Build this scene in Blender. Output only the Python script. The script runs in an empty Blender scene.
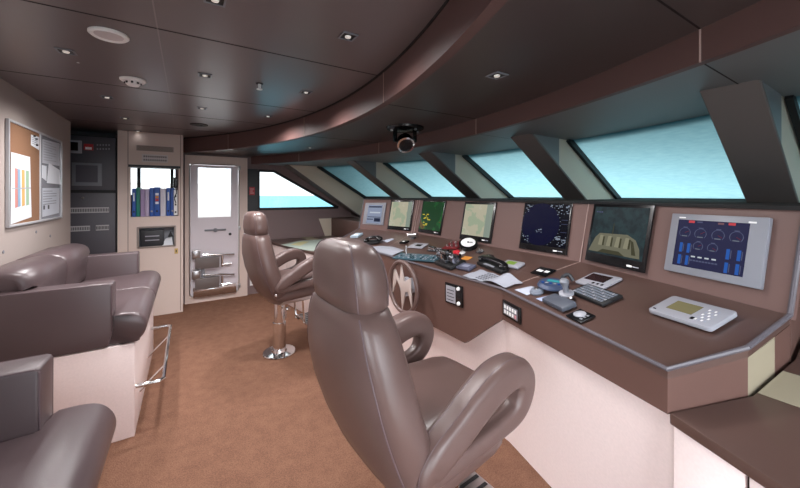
import bpy, bmesh, math, random
from mathutils import Vector, Matrix
from mathutils.bvhtree import BVHTree
random.seed(7)
SC = bpy.context.scene
COL = SC.collection
PI = math.pi

# ------------------------------------------------------------------ camera model
F = 339.0                       # focal length in pixels of an 800 px wide frame
YAW = math.radians(32.14)
CC, SS = math.cos(YAW), math.sin(YAW)
EYE = 1.55
def ray(u, v):
    a = (u - 400.0) / F
    return Vector((a * CC + SS, CC - a * SS, -(v - 195.0) / F))
ORI = Vector((0, 0, EYE))
def at(u, v, X=None, Y=None, Z=None):
    """The point of the room seen at a pixel on the plane X=, Y= or Z=."""
    r = ray(u, v)
    if X is not None: t = X / r.x
    elif Y is not None: t = Y / r.y
    else: t = (Z - EYE) / r.z
    return ORI + r * t
def on_plane(u, v, p0, n):
    r = ray(u, v)
    return ORI + r * ((p0 - ORI).dot(n) / r.dot(n))

cam = bpy.data.cameras.new('camera')
cam_ob = bpy.data.objects.new('camera', cam); COL.objects.link(cam_ob)
cam_ob.location = ORI
cam_ob.rotation_euler = (PI / 2, 0, -YAW)
cam.sensor_width = 36.0
cam.lens = 36.0 * F / 800.0
cam.shift_y = -49.0 / 800.0
cam.clip_start = 0.05; cam.clip_end = 6000
SC.camera = cam_ob
SC.view_settings.view_transform = 'Standard'
SC.view_settings.look = 'None'
SC.view_settings.gamma = 1.0
SC.view_settings.use_curve_mapping = False

# ------------------------------------------------------------------ materials
def lin(h):
    if not isinstance(h, str): return h
    h = h.lstrip('#'); out = []
    for i in (0, 2, 4):
        c = int(h[i:i+2], 16) / 255.0
        out.append(c / 12.92 if c <= 0.04045 else ((c + 0.055) / 1.055) ** 2.4)
    return tuple(out)
MATS = {}
def mat(name, color, rough=0.5, metal=0.0, spec=0.5, bump=0.0, bscale=200.0, vary=0.0, vscale=8.0,
        emit=None, estr=1.0, coat=0.0):
    if name in MATS: return MATS[name]
    m = bpy.data.materials.new(name); m.use_nodes = True
    nt = m.node_tree; b = nt.nodes['Principled BSDF']
    c = lin(color)
    b.inputs['Base Color'].default_value = (*c, 1)
    b.inputs['Roughness'].default_value = rough
    b.inputs['Metallic'].default_value = metal
    b.inputs['Specular IOR Level'].default_value = spec
    b.inputs['Coat Weight'].default_value = coat
    tc = None
    if bump or vary:
        tc = nt.nodes.new('ShaderNodeTexCoord')
    if vary:
        n = nt.nodes.new('ShaderNodeTexNoise'); n.inputs['Scale'].default_value = vscale
        n.inputs['Detail'].default_value = 5
        nt.links.new(tc.outputs['Object'], n.inputs['Vector'])
        r = nt.nodes.new('ShaderNodeValToRGB')
        r.color_ramp.elements[0].position = 0.3; r.color_ramp.elements[1].position = 0.7
        r.color_ramp.elements[0].color = (*[x * (1 - vary) for x in c], 1)
        r.color_ramp.elements[1].color = (*[min(1, x * (1 + vary)) for x in c], 1)
        nt.links.new(n.outputs['Fac'], r.inputs['Fac'])
        nt.links.new(r.outputs['Color'], b.inputs['Base Color'])
    if bump:
        n2 = nt.nodes.new('ShaderNodeTexNoise'); n2.inputs['Scale'].default_value = bscale
        n2.inputs['Detail'].default_value = 3
        nt.links.new(tc.outputs['Object'], n2.inputs['Vector'])
        bp = nt.nodes.new('ShaderNodeBump'); bp.inputs['Strength'].default_value = bump
        bp.inputs['Distance'].default_value = 0.002
        nt.links.new(n2.outputs['Fac'], bp.inputs['Height'])
        nt.links.new(bp.outputs['Normal'], b.inputs['Normal'])
    if emit:
        b.inputs['Emission Color'].default_value = (*lin(emit), 1)
        b.inputs['Emission Strength'].default_value = estr
    MATS[name] = m
    return m

# ------------------------------------------------------------------ mesh builder
class MB:
    AX = (0, 0, 1)
    def __init__(s, T=None):
        s.v = []; s.f = []; s.T = T; s.mi = 0
    def add(s, vs, fs, mi=None):
        k = len(s.v)
        for p in vs:
            p = Vector(p)
            s.v.append(s.T @ p if s.T is not None else p)
        for f in fs: s.f.append(([k + i for i in f], s.mi if mi is None else mi))
        return s
    def box(s, x0, x1, y0, y1, z0, z1, mi=None):
        vs = [(x0,y0,z0),(x1,y0,z0),(x1,y1,z0),(x0,y1,z0),(x0,y0,z1),(x1,y0,z1),(x1,y1,z1),(x0,y1,z1)]
        return s.add(vs, [(0,3,2,1),(4,5,6,7),(0,1,5,4),(1,2,6,5),(2,3,7,6),(3,0,4,7)], mi)
    def prism(s, poly, off, mi=None):
        n = len(poly); poly = [Vector(p) for p in poly]; off = Vector(off)
        vs = poly + [p + off for p in poly]
        fs = [tuple(range(n))[::-1], tuple(range(n, 2 * n))]
        for i in range(n):
            j = (i + 1) % n; fs.append((i, j, n + j, n + i))
        return s.add(vs, fs, mi)
    def loft(s, rings, cap=True, closed=False, mi=None):
        n = len(rings[0]); vs = [p for r in rings for p in r]; fs = []
        m = len(rings)
        for a in range(m if closed else m - 1):
            b = (a + 1) % m
            for i in range(n):
                j = (i + 1) % n
                fs.append((a*n+i, a*n+j, b*n+j, b*n+i))
        if cap and not closed:
            fs.append(tuple(range(n))[::-1]); fs.append(tuple(range((m-1)*n, m*n)))
        return s.add(vs, fs, mi)
    def sweep(s, path, section, closed=False, up=(0,0,1), mi=None, scales=None):
        """section: list of (a,b), a along side = tangent x up, b along the normal."""
        path = [Vector(p) for p in path]; m = len(path); rings = []; up = Vector(up); prev = None
        for i in range(m):
            if closed: t = path[(i+1) % m] - path[i-1]
            else: t = path[min(i+1, m-1)] - path[max(i-1, 0)]
            t.normalize()
            sd = t.cross(up)
            if sd.length < 1e-3: sd = prev if prev is not None else t.orthogonal()
            sd.normalize(); prev = sd
            nn = sd.cross(t).normalized()
            k = scales[i] if scales else 1.0
            rings.append([path[i] + sd * a * k + nn * b * k for a, b in section])
        return s.loft(rings, True, closed, mi)
    def tube(s, path, r, n=10, closed=False, up=(0.01,0.02,1), mi=None, scales=None):
        sec = [(r*math.cos(2*PI*i/n), r*math.sin(2*PI*i/n)) for i in range(n)]
        return s.sweep(path, sec, closed, up, mi, scales)
    def lathe(s, prof, c=(0,0,0), axis=None, n=24, mi=None, ring=False):
        """prof: (radius, height) pairs along axis from c."""
        ax = Vector(axis if axis is not None else MB.AX).normalized(); a = ax.orthogonal().normalized(); b = ax.cross(a); c = Vector(c)
        rings = [[c + ax*h + (a*math.cos(2*PI*i/n) + b*math.sin(2*PI*i/n))*max(r,1e-5) for i in range(n)] for r, h in prof]
        return s.loft(rings, not ring, ring, mi)
    def build(s, name, mats, parent=None, bevel=0.0, seg=2, smooth=None, sub=0, local=False, angle=35):
        bm = bmesh.new()
        off = Vector((0,0,0))
        if parent is not None and not local:
            q = parent
            while q is not None: off += q.location; q = q.parent
        if parent is None and not local and s.v:
            lo = Vector((min(p.x for p in s.v), min(p.y for p in s.v), min(p.z for p in s.v)))
            hi = Vector((max(p.x for p in s.v), max(p.y for p in s.v), max(p.z for p in s.v)))
            off = Vector(((lo.x+hi.x)/2, (lo.y+hi.y)/2, lo.z))
        vs = [bm.verts.new(p - off) for p in s.v]
        for f, mi in s.f:
            try:
                fc = bm.faces.new([vs[i] for i in f]); fc.material_index = mi
            except ValueError: pass
        bmesh.ops.recalc_face_normals(bm, faces=bm.faces)
        if bevel > 0:
            ed = [e for e in bm.edges if len(e.link_faces) == 2 and e.calc_face_angle(0) > math.radians(30)]
            bmesh.ops.bevel(bm, geom=ed, offset=bevel, segments=seg, profile=0.5, affect='EDGES', clamp_overlap=True)
        me = bpy.data.meshes.new(name); bm.to_mesh(me); bm.free()
        if not isinstance(mats, (list, tuple)): mats = [mats]
        for m in mats: me.materials.append(m)
        ob = bpy.data.objects.new(name, me); COL.objects.link(ob)
        if parent is not None: ob.parent = parent
        elif not local: ob.location = off
        if smooth is None: smooth = bevel > 0
        if smooth or sub:
            me.shade_smooth()
            if not sub: me.set_sharp_from_angle(angle=math.radians(angle))
        if sub:
            md = ob.modifiers.new('subdivision', 'SUBSURF'); md.levels = sub; md.render_levels = sub
        return ob

def tag(o, label=None, cat=None, group=None, kind=None):
    if label: o['label'] = label
    if cat: o['category'] = cat
    if group: o['group'] = group
    if kind: o['kind'] = kind
    return o
def thing(name, label, cat, loc=(0,0,0), group=None):
    o = bpy.data.objects.new(name, None); COL.objects.link(o); o.location = loc
    o.empty_display_size = 0.05
    return tag(o, label, cat, group)
def struct(mb, name, mats, label, cat, **k):
    return tag(mb.build(name, mats, **k), label, cat, kind='structure')
def copy_tree(o, parent=None):
    c = o.copy(); COL.objects.link(c)
    if parent is not None: c.parent = parent
    for ch in o.children: copy_tree(ch, c)
    return c
def frame(o, x, y):
    """4x4 matrix: local x, y, z=x cross y with origin o (x,y need not be perpendicular: y is made so)."""
    x = Vector(x).normalized(); y = Vector(y); y = (y - x * y.dot(x)).normalized(); z = x.cross(y)
    M = Matrix(((x.x,y.x,z.x,o[0]),(x.y,y.y,z.y,o[1]),(x.z,y.z,z.z,o[2]),(0,0,0,1)))
    return M
def arcpts(cx, cy, r, a0, a1, n):
    return [(cx + r*math.cos(a0+(a1-a0)*i/n), cy + r*math.sin(a0+(a1-a0)*i/n)) for i in range(n+1)]
def rrect(w, h, r, n=4):
    out = []
    for cx, cy, a in ((w/2-r,h/2-r,0),(-w/2+r,h/2-r,PI/2),(-w/2+r,-h/2+r,PI),(w/2-r,-h/2+r,3*PI/2)):
        out += arcpts(cx, cy, r, a, a+PI/2, n)
    return out
def superell(hw, ht, n=24, e=3.2):
    out = []
    for i in range(n):
        a = 2*PI*i/n; c, s_ = math.cos(a), math.sin(a)
        out.append((hw*math.copysign(abs(c)**(2/e), c), ht*math.copysign(abs(s_)**(2/e), s_)))
    return out
def spline(pts, n=8, closed=False):
    P = [Vector(p) for p in pts]; m = len(P); out = []
    for i in range(m if closed else m-1):
        p0 = P[(i-1) % m] if closed or i > 0 else P[0]*2 - P[1]
        p1 = P[i]; p2 = P[(i+1) % m]
        p3 = P[(i+2) % m] if closed or i+2 < m else P[-1]*2 - P[-2]
        for k in range(n):
            t = k/n
            out.append(0.5*((2*p1) + (p2-p0)*t + (2*p0-5*p1+4*p2-p3)*t*t + (3*p1-p0-3*p2+p3)*t**3))
    if not closed: out.append(P[-1].copy())
    return out

# ------------------------------------------------------------------ palette
LEATHER = mat('brown_leather', '#614d49', 0.34, spec=0.5, bump=0.12, bscale=350)
LEATHER_SEAM = mat('leather_seam', '#66565a', 0.45)
SOFA_LEATHER = mat('sofa_leather', '#56484a', 0.34, spec=0.5, bump=0.12, bscale=300)
PANEL_BROWN = mat('panel_brown', '#60463f', 0.5, spec=0.35, bump=0.08, bscale=400)
DESK_BROWN = mat('desk_brown', '#56413b', 0.30, spec=0.6, bump=0.08, bscale=400)
BACK_BROWN = mat('instrument_panel_brown', '#6d544f', 0.42, spec=0.4, bump=0.06, bscale=400)
WHITE_PANEL = mat('cream_panel', '#ead9d6', 0.55, spec=0.3, vary=0.03, vscale=90, bump=0.05, bscale=150)
WALL_BEIGE = mat('wall_beige', '#b2a59f', 0.6, spec=0.3, bump=0.08, bscale=250)
CABINET = mat('cabinet_beige', '#d6c4bb', 0.5, spec=0.3)
DOOR_WHITE = mat('door_white', '#d8d0d6', 0.35, spec=0.5)
CEIL = mat('ceiling_dark', '#6a5f60', 0.30, spec=0.5, bump=0.04, bscale=300)
CEIL_B = mat('ceiling_outer_dark', '#4b4140', 0.35, spec=0.5, bump=0.04, bscale=300)
BAND = mat('band_brown', '#634a47', 0.5, spec=0.35)
HEADER = mat('header_grey', '#727476', 0.42, spec=0.5)
FIN_DARK = mat('fin_dark', '#6b6360', 0.55, spec=0.3)
FIN_LIGHT = mat('fin_cream', '#cdc0ae', 0.6, spec=0.3)
CREAM_TRIM_DIMMED = mat('cream_trim_dimmed', '#958b77', .6, spec=.3)  # fin cream in a darker copy, offsetting strong light on these parts
BLACK = mat('black_gloss', '#101012', 0.25)
BLACK_M = mat('black_matte', '#141416', 0.55)
DARKGREY = mat('dark_grey', '#2e2e32', 0.45)
RACK = mat('rack_grey', '#4b484f', 0.45)
GREY = mat('mid_grey', '#7d7f86', 0.45)
LGREY = mat('light_grey', '#9b9ba3', 0.45)
WHITE = mat('white_plastic', '#efeeee', 0.4)
PAPER = mat('paper_white', '#dfe2e8', 0.8, spec=0.1)
CHROME = mat('chrome', '#dcdcdc', 0.12, metal=1.0)
STEEL = mat('brushed_steel', '#b9b7b8', 0.3, metal=1.0)
EDGE = mat('edge_trim_grey', '#5d585e', 0.35, spec=0.5)
SEAMD = mat('seam_dark', '#1b1514', 0.7)
SEAML = mat('seam_light', '#a88f88', 0.5)
RED = mat('red_plastic', '#b3262c', 0.4)
BLUE = mat('binder_blue', '#2f58a6', 0.5)
GREENB = mat('binder_green', '#1f7a6c', 0.5)
MAUVE = mat('binder_mauve', '#a48fb5', 0.55)
CORK = mat('cork', '#8d6a53', 0.85, vary=0.18, vscale=160, spec=0.1)
ORANGE = mat('orange_label', '#d08a3a', 0.6)
TEAL = mat('teal_plastic', '#37606a', 0.4)
BLUEGREY = mat('blue_grey', '#8891a4', 0.5)
def lcd(name, c, s=1.0):
    return mat(name, '#050505', 0.25, spec=.08, emit=c, estr=s)
# ================================================================== the room shell
YS, YP, XA = -0.95, 5.78, -1.08
def arcx(apex, R, yc):
    return lambda y: apex - R + math.sqrt(max(0.01, R*R - (y-yc)**2))
A1 = arcx(1.10, 4.95, 2.45)
A2 = arcx(1.95, 5.40, 2.45)
GT = arcx(2.80, 5.50, 2.35)
GB = arcx(3.68, 5.50, 2.35)
ZC, ZL, ZF, ZH = 2.35, 2.15, 2.03, 2.03
ZSILL = 1.515
def ys(a=YS, b=YP, n=56): return [a + (b-a)*i/n for i in range(n+1)]
def strip(fa, fb, za, zb, ztop=2.5, a=YS, b=YP):
    """solid between two arcs in plan; underside from za (at fa) to zb (at fb)."""
    m = MB(); rings = []
    for y in ys(a, b):
        rings.append([(fa(y), y, za), (fb(y), y, zb), (fb(y), y, ztop), (fa(y), y, ztop)])
    return m.loft(rings)
# carpet
CARPET = bpy.data.materials.new('carpet'); CARPET.use_nodes = True
def _carpet():
    nt = CARPET.node_tree; b = nt.nodes['Principled BSDF']; b.inputs['Roughness'].default_value = 0.95
    b.inputs['Specular IOR Level'].default_value = 0.1
    tc = nt.nodes.new('ShaderNodeTexCoord')
    n1 = nt.nodes.new('ShaderNodeTexNoise'); n1.inputs['Scale'].default_value = 14; n1.inputs['Detail'].default_value = 6
    n2 = nt.nodes.new('ShaderNodeTexNoise'); n2.inputs['Scale'].default_value = 160; n2.inputs['Detail'].default_value = 2
    for n in (n1, n2): nt.links.new(tc.outputs['Object'], n.inputs['Vector'])
    mx = nt.nodes.new('ShaderNodeMath'); mx.operation = 'ADD'
    s1 = nt.nodes.new('ShaderNodeMath'); s1.operation = 'MULTIPLY'; s1.inputs[1].default_value = 0.3
    s2 = nt.nodes.new('ShaderNodeMath'); s2.operation = 'MULTIPLY'; s2.inputs[1].default_value = 0.7
    nt.links.new(n1.outputs['Fac'], s1.inputs[0]); nt.links.new(n2.outputs['Fac'], s2.inputs[0])
    nt.links.new(s1.outputs[0], mx.inputs[0]); nt.links.new(s2.outputs[0], mx.inputs[1])
    r = nt.nodes.new('ShaderNodeValToRGB')
    r.color_ramp.elements[0].position = 0.36; r.color_ramp.elements[1].position = 0.64
    r.color_ramp.elements[0].color = (*lin('#694a3d'), 1); r.color_ramp.elements[1].color = (*lin('#84624f'), 1)
    nt.links.new(mx.outputs[0], r.inputs['Fac']); nt.links.new(r.outputs['Color'], b.inputs['Base Color'])
    bp = nt.nodes.new('ShaderNodeBump'); bp.inputs['Strength'].default_value = 0.5; bp.inputs['Distance'].default_value = 0.006
    nt.links.new(n2.outputs['Fac'], bp.inputs['Height']); nt.links.new(bp.outputs['Normal'], b.inputs['Normal'])
_carpet()
m = MB(); m.box(-1.7, 3.9, YS-0.1, YP, -0.12, 0.0)
struct(m, 'floor', CARPET, 'brown carpeted floor of the wheelhouse', 'floor')

# ceiling (dark panels with joints)
m = MB()
poly = [(-1.7, YS-0.1, ZC)] + [(A1(y)+0.012, y, ZC) for y in ys(YS-0.1, YP)] + [(-1.7, YP, ZC)]
m.prism(poly, (0, 0, 0.15))
ceil = struct(m, 'ceiling', CEIL, 'dark glossy panelled ceiling inside the curved step', 'ceiling')
m = MB()
for y in (0.75, 2.0, 3.2, 4.05, 4.88):
    m.box(-1.6, A1(y), y-0.004, y+0.004, ZC-0.0015, ZC+0.001)
for x, y0 in ((-0.12, YS),):
    m.box(x-0.003, x+0.003, y0, 5.7, ZC-0.0015, ZC+0.001, 1)
m.build('panel_joints', [SEAMD, mat('joint_grey', '#8a807e', .4)], ceil)
m = MB(); m.box(-1.7, 0.2, 5.0, 5.02, 2.33, 2.36)
# curved step between the two ceiling levels
m = strip(A1, lambda y: A1(y)+0.05, ZL-0.005, ZL-0.005)
b1 = struct(m, 'trim_1', BAND, 'wide curved brown band stepping down from the main ceiling', 'ceiling trim', smooth=True)
m = MB()
for y in (-0.5, 0.46, 1.9, 3.42, 4.9):
    m.box(A1(y)-0.0025, A1(y)+0.004, y-0.0025, y+0.0025, ZL-0.006, ZC)
m.build('joint_lines', SEAML, b1)
m = MB()
m.loft([[(A1(y)-0.006, y, ZC-0.014), (A1(y)+0.002, y, ZC-0.014), (A1(y)+0.002, y, ZC), (A1(y)-0.006, y, ZC)] for y in ys()])
m.build('shadow_gap_strip', SEAMD, b1)  # solid dark strip drawn in place of the shade in a gap
# lower ceiling
m = strip(lambda y: A1(y)+0.05, lambda y: A2(y)+0.001, ZL, ZL)
c2 = struct(m, 'ceiling.001', CEIL_B, 'dark lower ceiling between the two curved bands', 'ceiling')
m = MB()
for y in (0.46, 1.94, 3.42, 4.9):
    m.box(A1(y)+0.05, A2(y), y-0.003, y+0.003, ZL-0.0015, ZL+0.001)
m.build('panel_joints', SEAMD, c2)
m = strip(A2, lambda y: A2(y)+0.04, ZF, ZF)
b2 = struct(m, 'trim_2', BAND, 'narrow curved brown band above the window header', 'ceiling trim', smooth=True)
m = MB()
for y in (0.46, 1.94, 3.42, 4.9):
    m.box(A2(y)-0.0025, A2(y)+0.004, y-0.003, y+0.003, ZF-0.001, ZL)
m.build('joint_lines', SEAML, b2)
m = strip(lambda y: A2(y)+0.04, lambda y: GT(y)+0.12, ZF+0.004, ZH-0.01)
hd = struct(m, 'trim_3', HEADER, 'grey header panels over the windscreen', 'window header', smooth=True)
m = MB()
for y in (0.46, 1.94, 3.42, 4.9):
    m.add([(A2(y)+0.04, y-0.003, ZF+0.002), (GT(y), y-0.003, ZH-0.0105), (GT(y), y+0.003, ZH-0.0105), (A2(y)+0.04, y+0.003, ZF+0.002)], [(0,1,2,3)])
m.build('panel_joints', SEAMD, hd)
m = MB(); m.box(-1.75, 3.1, YS-0.15, YP+0.15, 2.5, 2.6)  # unseen slab added above the ceilings to block sky light
struct(m, 'roof', WHITE_PANEL, 'unseen flat roof slab keeping sky light out of the wheelhouse', 'roof')

# aft wall, niche, door wall
m = MB(); m.box(-1.25, XA, 0.13, 5.06, 0, 2.5); m.box(-1.25, XA, YS-0.1, 0.13, 2.15, 2.5); m.box(-1.7, -1.25, 4.96, 5.06, 0, 2.5)  # unseen aft doorway left open to add light from behind
wa = struct(m, 'wall_aft', WALL_BEIGE, 'beige aft wall behind the sofas', 'wall')
m = MB()
for (u, v) in ((36, 232), (3, 252), (50, 236)):
    p = at(u, v, X=XA); m.lathe([(0, 0), (0.012, 0), (0.012, 0.004), (0, 0.004)], p, (1, 0, 0), 10)
m.build('screw_caps', GREY, wa)
m = MB(); m.box(-1.8, -1.7, 4.9, 5.9, 0, 2.5)
struct(m, 'wall_niche', RACK, 'dark end wall of the rack niche', 'wall')
XD0, XD1 = -0.02, 0.77          # door recess
m = MB()
wx0, wx1 = -0.66, -0.14
m.box(-1.7, wx0, YP-0.06, YP+0.06, 0, 2.5); m.box(wx1, XD0+0.02, YP-0.06, YP+0.06, 0, 2.5)
m.box(wx0, wx1, YP-0.06, YP+0.06, 0, 1.55); m.box(wx0, wx1, YP-0.06, YP+0.06, 2.05, 2.5)
m.box(XD0+0.02, 0.70, YP-0.06, YP+0.06, 2.0, 2.5)
TX0, TX1, TZ0, TZ1, TXs = 0.955, 2.29, 1.326, 1.935, 1.19
m.box(0.70, TX0, YP-0.06, YP+0.06, 0, 2.5)
m.box(TX0, 3.0, YP-0.06, YP+0.06, 0, TZ0)
m.prism([(TX0, YP-0.06, TZ1), (TXs, YP-0.06, TZ1), (TX1, YP-0.06, TZ0), (3.0, YP-0.06, TZ0), (3.0, YP-0.06, 2.5), (TX0, YP-0.06, 2.5)], (0, 0.12, 0))
struct(m, 'wall_port', mat('port_wall_taupe', '#7d6a69', .5, spec=.35), 'brown panelled wall with the door and the sloped side window', 'wall')
# starboard wall: unseen, doorway left wide open to add fill light, plus side window
m = MB()
m.box(-1.25, -0.25, YS-0.1, YS, 0, 2.5); m.box(-0.25, 0.95, YS-0.1, YS, 2.15, 2.5)
m.box(0.95, 1.05, YS-0.1, YS, 0, 2.5); m.box(1.05, 3.4, YS-0.1, YS, 0, 1.33)
m.prism([(1.05, YS, 1.95), (1.3, YS, 1.95), (2.3, YS, 1.33), (3.4, YS, 1.33), (3.4, YS, 2.5), (1.05, YS, 2.5)], (0, -0.1, 0))
struct(m, 'wall_starboard', PANEL_BROWN, 'unseen brown starboard wall, its doorway left open to let light in', 'wall')
# forward hull shell under the windscreen
m = MB()
m.loft([[(GB(y), y, 0), (GB(y)+0.08, y, 0), (GB(y)+0.08, y, ZSILL-0.01), (GB(y), y, ZSILL-0.01)] for y in ys(YS, YP-0.06)])
struct(m, 'wall_forward', FIN_DARK, 'dark curved wall below the windscreen', 'wall')

# ------------------------------------------------------------------ windscreen
GLASS_C = bpy.data.materials.new('windscreen_cover'); GLASS_C.use_nodes = True
def _cover():
    nt = GLASS_C.node_tree; nt.nodes.clear()
    out = nt.nodes.new('ShaderNodeOutputMaterial')
    tr = nt.nodes.new('ShaderNodeBsdfTranslucent'); gl = nt.nodes.new('ShaderNodeBsdfGlossy'); gl.inputs['Roughness'].default_value = 0.12
    gl.inputs['Color'].default_value = (0.8, 0.8, 0.8, 1)
    tc = nt.nodes.new('ShaderNodeTexCoord'); mp = nt.nodes.new('ShaderNodeMapping')
    mp.inputs['Scale'].default_value = (15, 8, 65)
    n = nt.nodes.new('ShaderNodeTexNoise'); n.inputs['Scale'].default_value = 1.6; n.inputs['Detail'].default_value = 7; n.inputs['Roughness'].default_value = 0.65
    nt.links.new(tc.outputs['Object'], mp.inputs['Vector']); nt.links.new(mp.outputs['Vector'], n.inputs['Vector'])
    r = nt.nodes.new('ShaderNodeValToRGB')
    r.color_ramp.elements[0].position = 0.32; r.color_ramp.elements[1].position = 0.7
    r.color_ramp.elements[0].color = (0.165, 0.305, 0.325, 1); r.color_ramp.elements[1].color = (0.215, 0.36, 0.375, 1)
    nt.links.new(n.outputs['Fac'], r.inputs['Fac']); nt.links.new(r.outputs['Color'], tr.inputs['Color'])
    mx = nt.nodes.new('ShaderNodeMixShader'); mx.inputs[0].default_value = 0.06
    nt.links.new(tr.outputs[0], mx.inputs[1]); nt.links.new(gl.outputs[0], mx.inputs[2])
    nt.links.new(mx.outputs[0], out.inputs['Surface'])
_cover()
CLEAR = bpy.data.materials.new('clear_glass'); CLEAR.use_nodes = True
def _clear():
    nt = CLEAR.node_tree; nt.nodes.clear()
    out = nt.nodes.new('ShaderNodeOutputMaterial'); t = nt.nodes.new('ShaderNodeBsdfTransparent')
    t.inputs['Color'].default_value = (0.96, 0.985, 0.985, 1)
    g = nt.nodes.new('ShaderNodeBsdfGlossy'); g.inputs['Roughness'].default_value = 0.02
    fr = nt.nodes.new('ShaderNodeFresnel'); fr.inputs['IOR'].default_value = 1.45
    mx = nt.nodes.new('ShaderNodeMixShader')
    nt.links.new(fr.outputs[0], mx.inputs[0]); nt.links.new(t.outputs[0], mx.inputs[1]); nt.links.new(g.outputs[0], mx.inputs[2])
    nt.links.new(mx.outputs[0], out.inputs['Surface'])
_clear()

FW = 0.20; FWS = [.19, .185, .195, .22, .22, .21]
FINS = [-0.92, 0.40, 1.70, 3.00, 4.33, 5.48]
def lerp(a, b, t): return a + (b-a)*t
def fin_geo(y):
    return (GT(y)-0.52, GT(y)+0.02, GB(y)-0.58, GB(y)+0.02)
fin_labels = ['dark raked mullion beside the starboard wall', 'dark raked mullion at the starboard side of the widest windscreen pane',
              'second dark raked mullion with a cream side, above the radar screen',
              'third raked mullion with a cream side, above the tan chart screen',
              'fourth raked mullion with a cream side, above the green radar screen',
              'last raked mullion, in the corner beside the sloped side window']
for i, y in enumerate(FINS):
    ti, to, bi, bo = fin_geo(y + 0.0)
    zt, zb = 2.06, 1.5
    y1 = min(y+FWS[i], YP-0.065)
    if i == 1: ti += .05
    m = MB()
    if i == 5:
        k = (bi-ti)/(zt-zb); zb2 = 1.15; bi2 = bi + k*(zb-zb2)
        poly = [(ti+0.02, y, zt), (bi2+0.02, y, zb2), (bo, y, zb2), (bo, y, zb), (to, y, zt)]
    else:
        poly = [(ti+0.02, y, zt), (bi+0.02, y, zb), (bo, y, zb), (to, y, zt)]
    m.prism(poly, (0, y1-y, 0))
    fo = struct(m, 'trim_%d' % (4+i), FIN_LIGHT, fin_labels[i], 'window mullion')
    m = MB()
    zz, xx = (zb2, bi2) if i == 5 else (zb, bi)
    m.prism([(ti-0.012, y-0.006, zt), (xx-0.012, y-0.006, zz), (xx+0.022, y-0.006, zz), (ti+0.022, y-0.006, zt)], (0, y1-y+0.012, 0))
    m.build('inner_facing', FIN_DARK, fo, bevel=0.004, seg=1)
    if i in (1, 2, 3, 4):
        kx = (bi-ti)/(zt-zb)
        xk = ti + 0.40
        m = MB(); m.prism([(ti+0.01, y-0.0035, zt), (xk, y-0.0035, zt), (xk, y-0.0035, zt-(xk-ti-0.01)/kx)], (0, 0.003, 0))
        m.build('upper_facing', HEADER, fo)
# panes
win_labels = ['widest pale cyan windscreen pane above the engine display', 'pale cyan windscreen pane above the radar screen',
              'pale cyan windscreen pane above the chart screens', 'pale cyan windscreen pane above the grey text display', 'pale cyan windscreen pane at the starboard end']
order = [1, 2, 3, 4, 0]
for n_, i in enumerate(order):
    y0 = FINS[i] + (0.002 if i else 0.1); y1 = FINS[i+1] + FW - 0.002
    y1 = min(y1, YP-0.066)
    root = thing('window_%d' % (n_+1), win_labels[n_], 'window', (GB((y0+y1)/2), (y0+y1)/2, ZSILL))
    root['kind'] = 'structure'
    def g(y, t, off=0.0):   # t=0 bottom, 1 top
        return Vector((lerp(GB(y), GT(y), t) + off*0.5, y, lerp(ZSILL, 2.045, t) + off*0.86))
    m = MB(); N = 8
    vs = []; fs = []
    for a in range(N+1):
        y = lerp(y0, y1, a/N); vs += [g(y, 0), g(y, 1)]
    for a in range(N): fs.append((2*a, 2*a+2, 2*a+3, 2*a+1))
    m.add(vs, fs); m.build('pane', GLASS_C, root)
    m = MB()
    sec = [(-0.014, -0.026), (0.014, -0.026), (0.014, 0.026), (-0.014, 0.026)]
    for path in ([g(FINS[i]+FWS[i]+0.012, 0, .012), g(FINS[i]+FWS[i]+0.012, 1, .012)], [g(min(FINS[i+1]-0.02, y1-.03), 0, -.02), g(min(FINS[i+1]-0.02, y1-.03), 1, -.02)],
                 [g(lerp(y0, y1, a/N), 0) for a in range(N+1)], [g(lerp(y0, y1, a/N), 1.09) for a in range(N+1)]):
        m.sweep(path, sec, up=(0.5, 0, 0.86))
    m.build('window_frame', BLACK_M, root)
# port side window
root = thing('window_6', 'clear sloped side window beside the door, sea outside', 'window', (1.6, YP, TZ0)); root['kind'] = 'structure'
tri = [(TX0, TZ0), (TX1, TZ0), (TXs, TZ1), (TX0, TZ1)]
m = MB(); m.prism([(x, YP+0.02, z) for x, z in tri], (0, 0.008, 0)); m.build('pane', CLEAR, root)
m = MB()
for a in range(4):
    p, q = tri[a], tri[(a+1) % 4]
    m.sweep([(p[0], YP-0.05, p[1]), (q[0], YP-0.05, q[1])], [(-0.02, -0.012), (0.02, -0.012), (0.02, 0.012), (-0.02, 0.012)], up=(0, 1, 0))
m.build('window_frame', BLACK_M, root)
m = MB(); m.box(0.79, TX0-0.012, YP-0.085, YP-0.055, 1.30, 1.955)
pan = struct(m, 'trim_10', DARKGREY, 'dark upright panel with a red sign between door and side window', 'wall panel')
# window behind the binders
root = thing('window_7', 'small bright window above the binders', 'window', (-0.4, YP, 1.55)); root['kind'] = 'structure'
m = MB(); m.box(wx0, wx1, YP, YP+0.008, 1.55, 2.05); m.build('pane', CLEAR, root)
xm = at(139, 175, Y=YP-0.06).x
m = MB()
xr = at(170.5, 175, Y=YP-0.06).x; zt_ = at(150, 166, Y=YP-0.06).z; zb_ = at(150, 187.5, Y=YP-0.06).z
for bx in ((xm-0.02, xm+0.015, 1.55, 2.05), (wx0, wx1, 2.0, 2.06), (xr, xr+0.035, 1.55, 2.05), (xm, xr, 1.5, 1.57), (wx0, wx0+0.02, 1.55, 2.05)):
    m.box(bx[0], bx[1], YP-0.07, YP-0.02, bx[2], bx[3])
m.build('window_frame', BLACK_M, root)
m = MB(); m.box(xm+0.02, xr, YP+0.01, YP+0.012, 1.57, 2.0)

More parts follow.
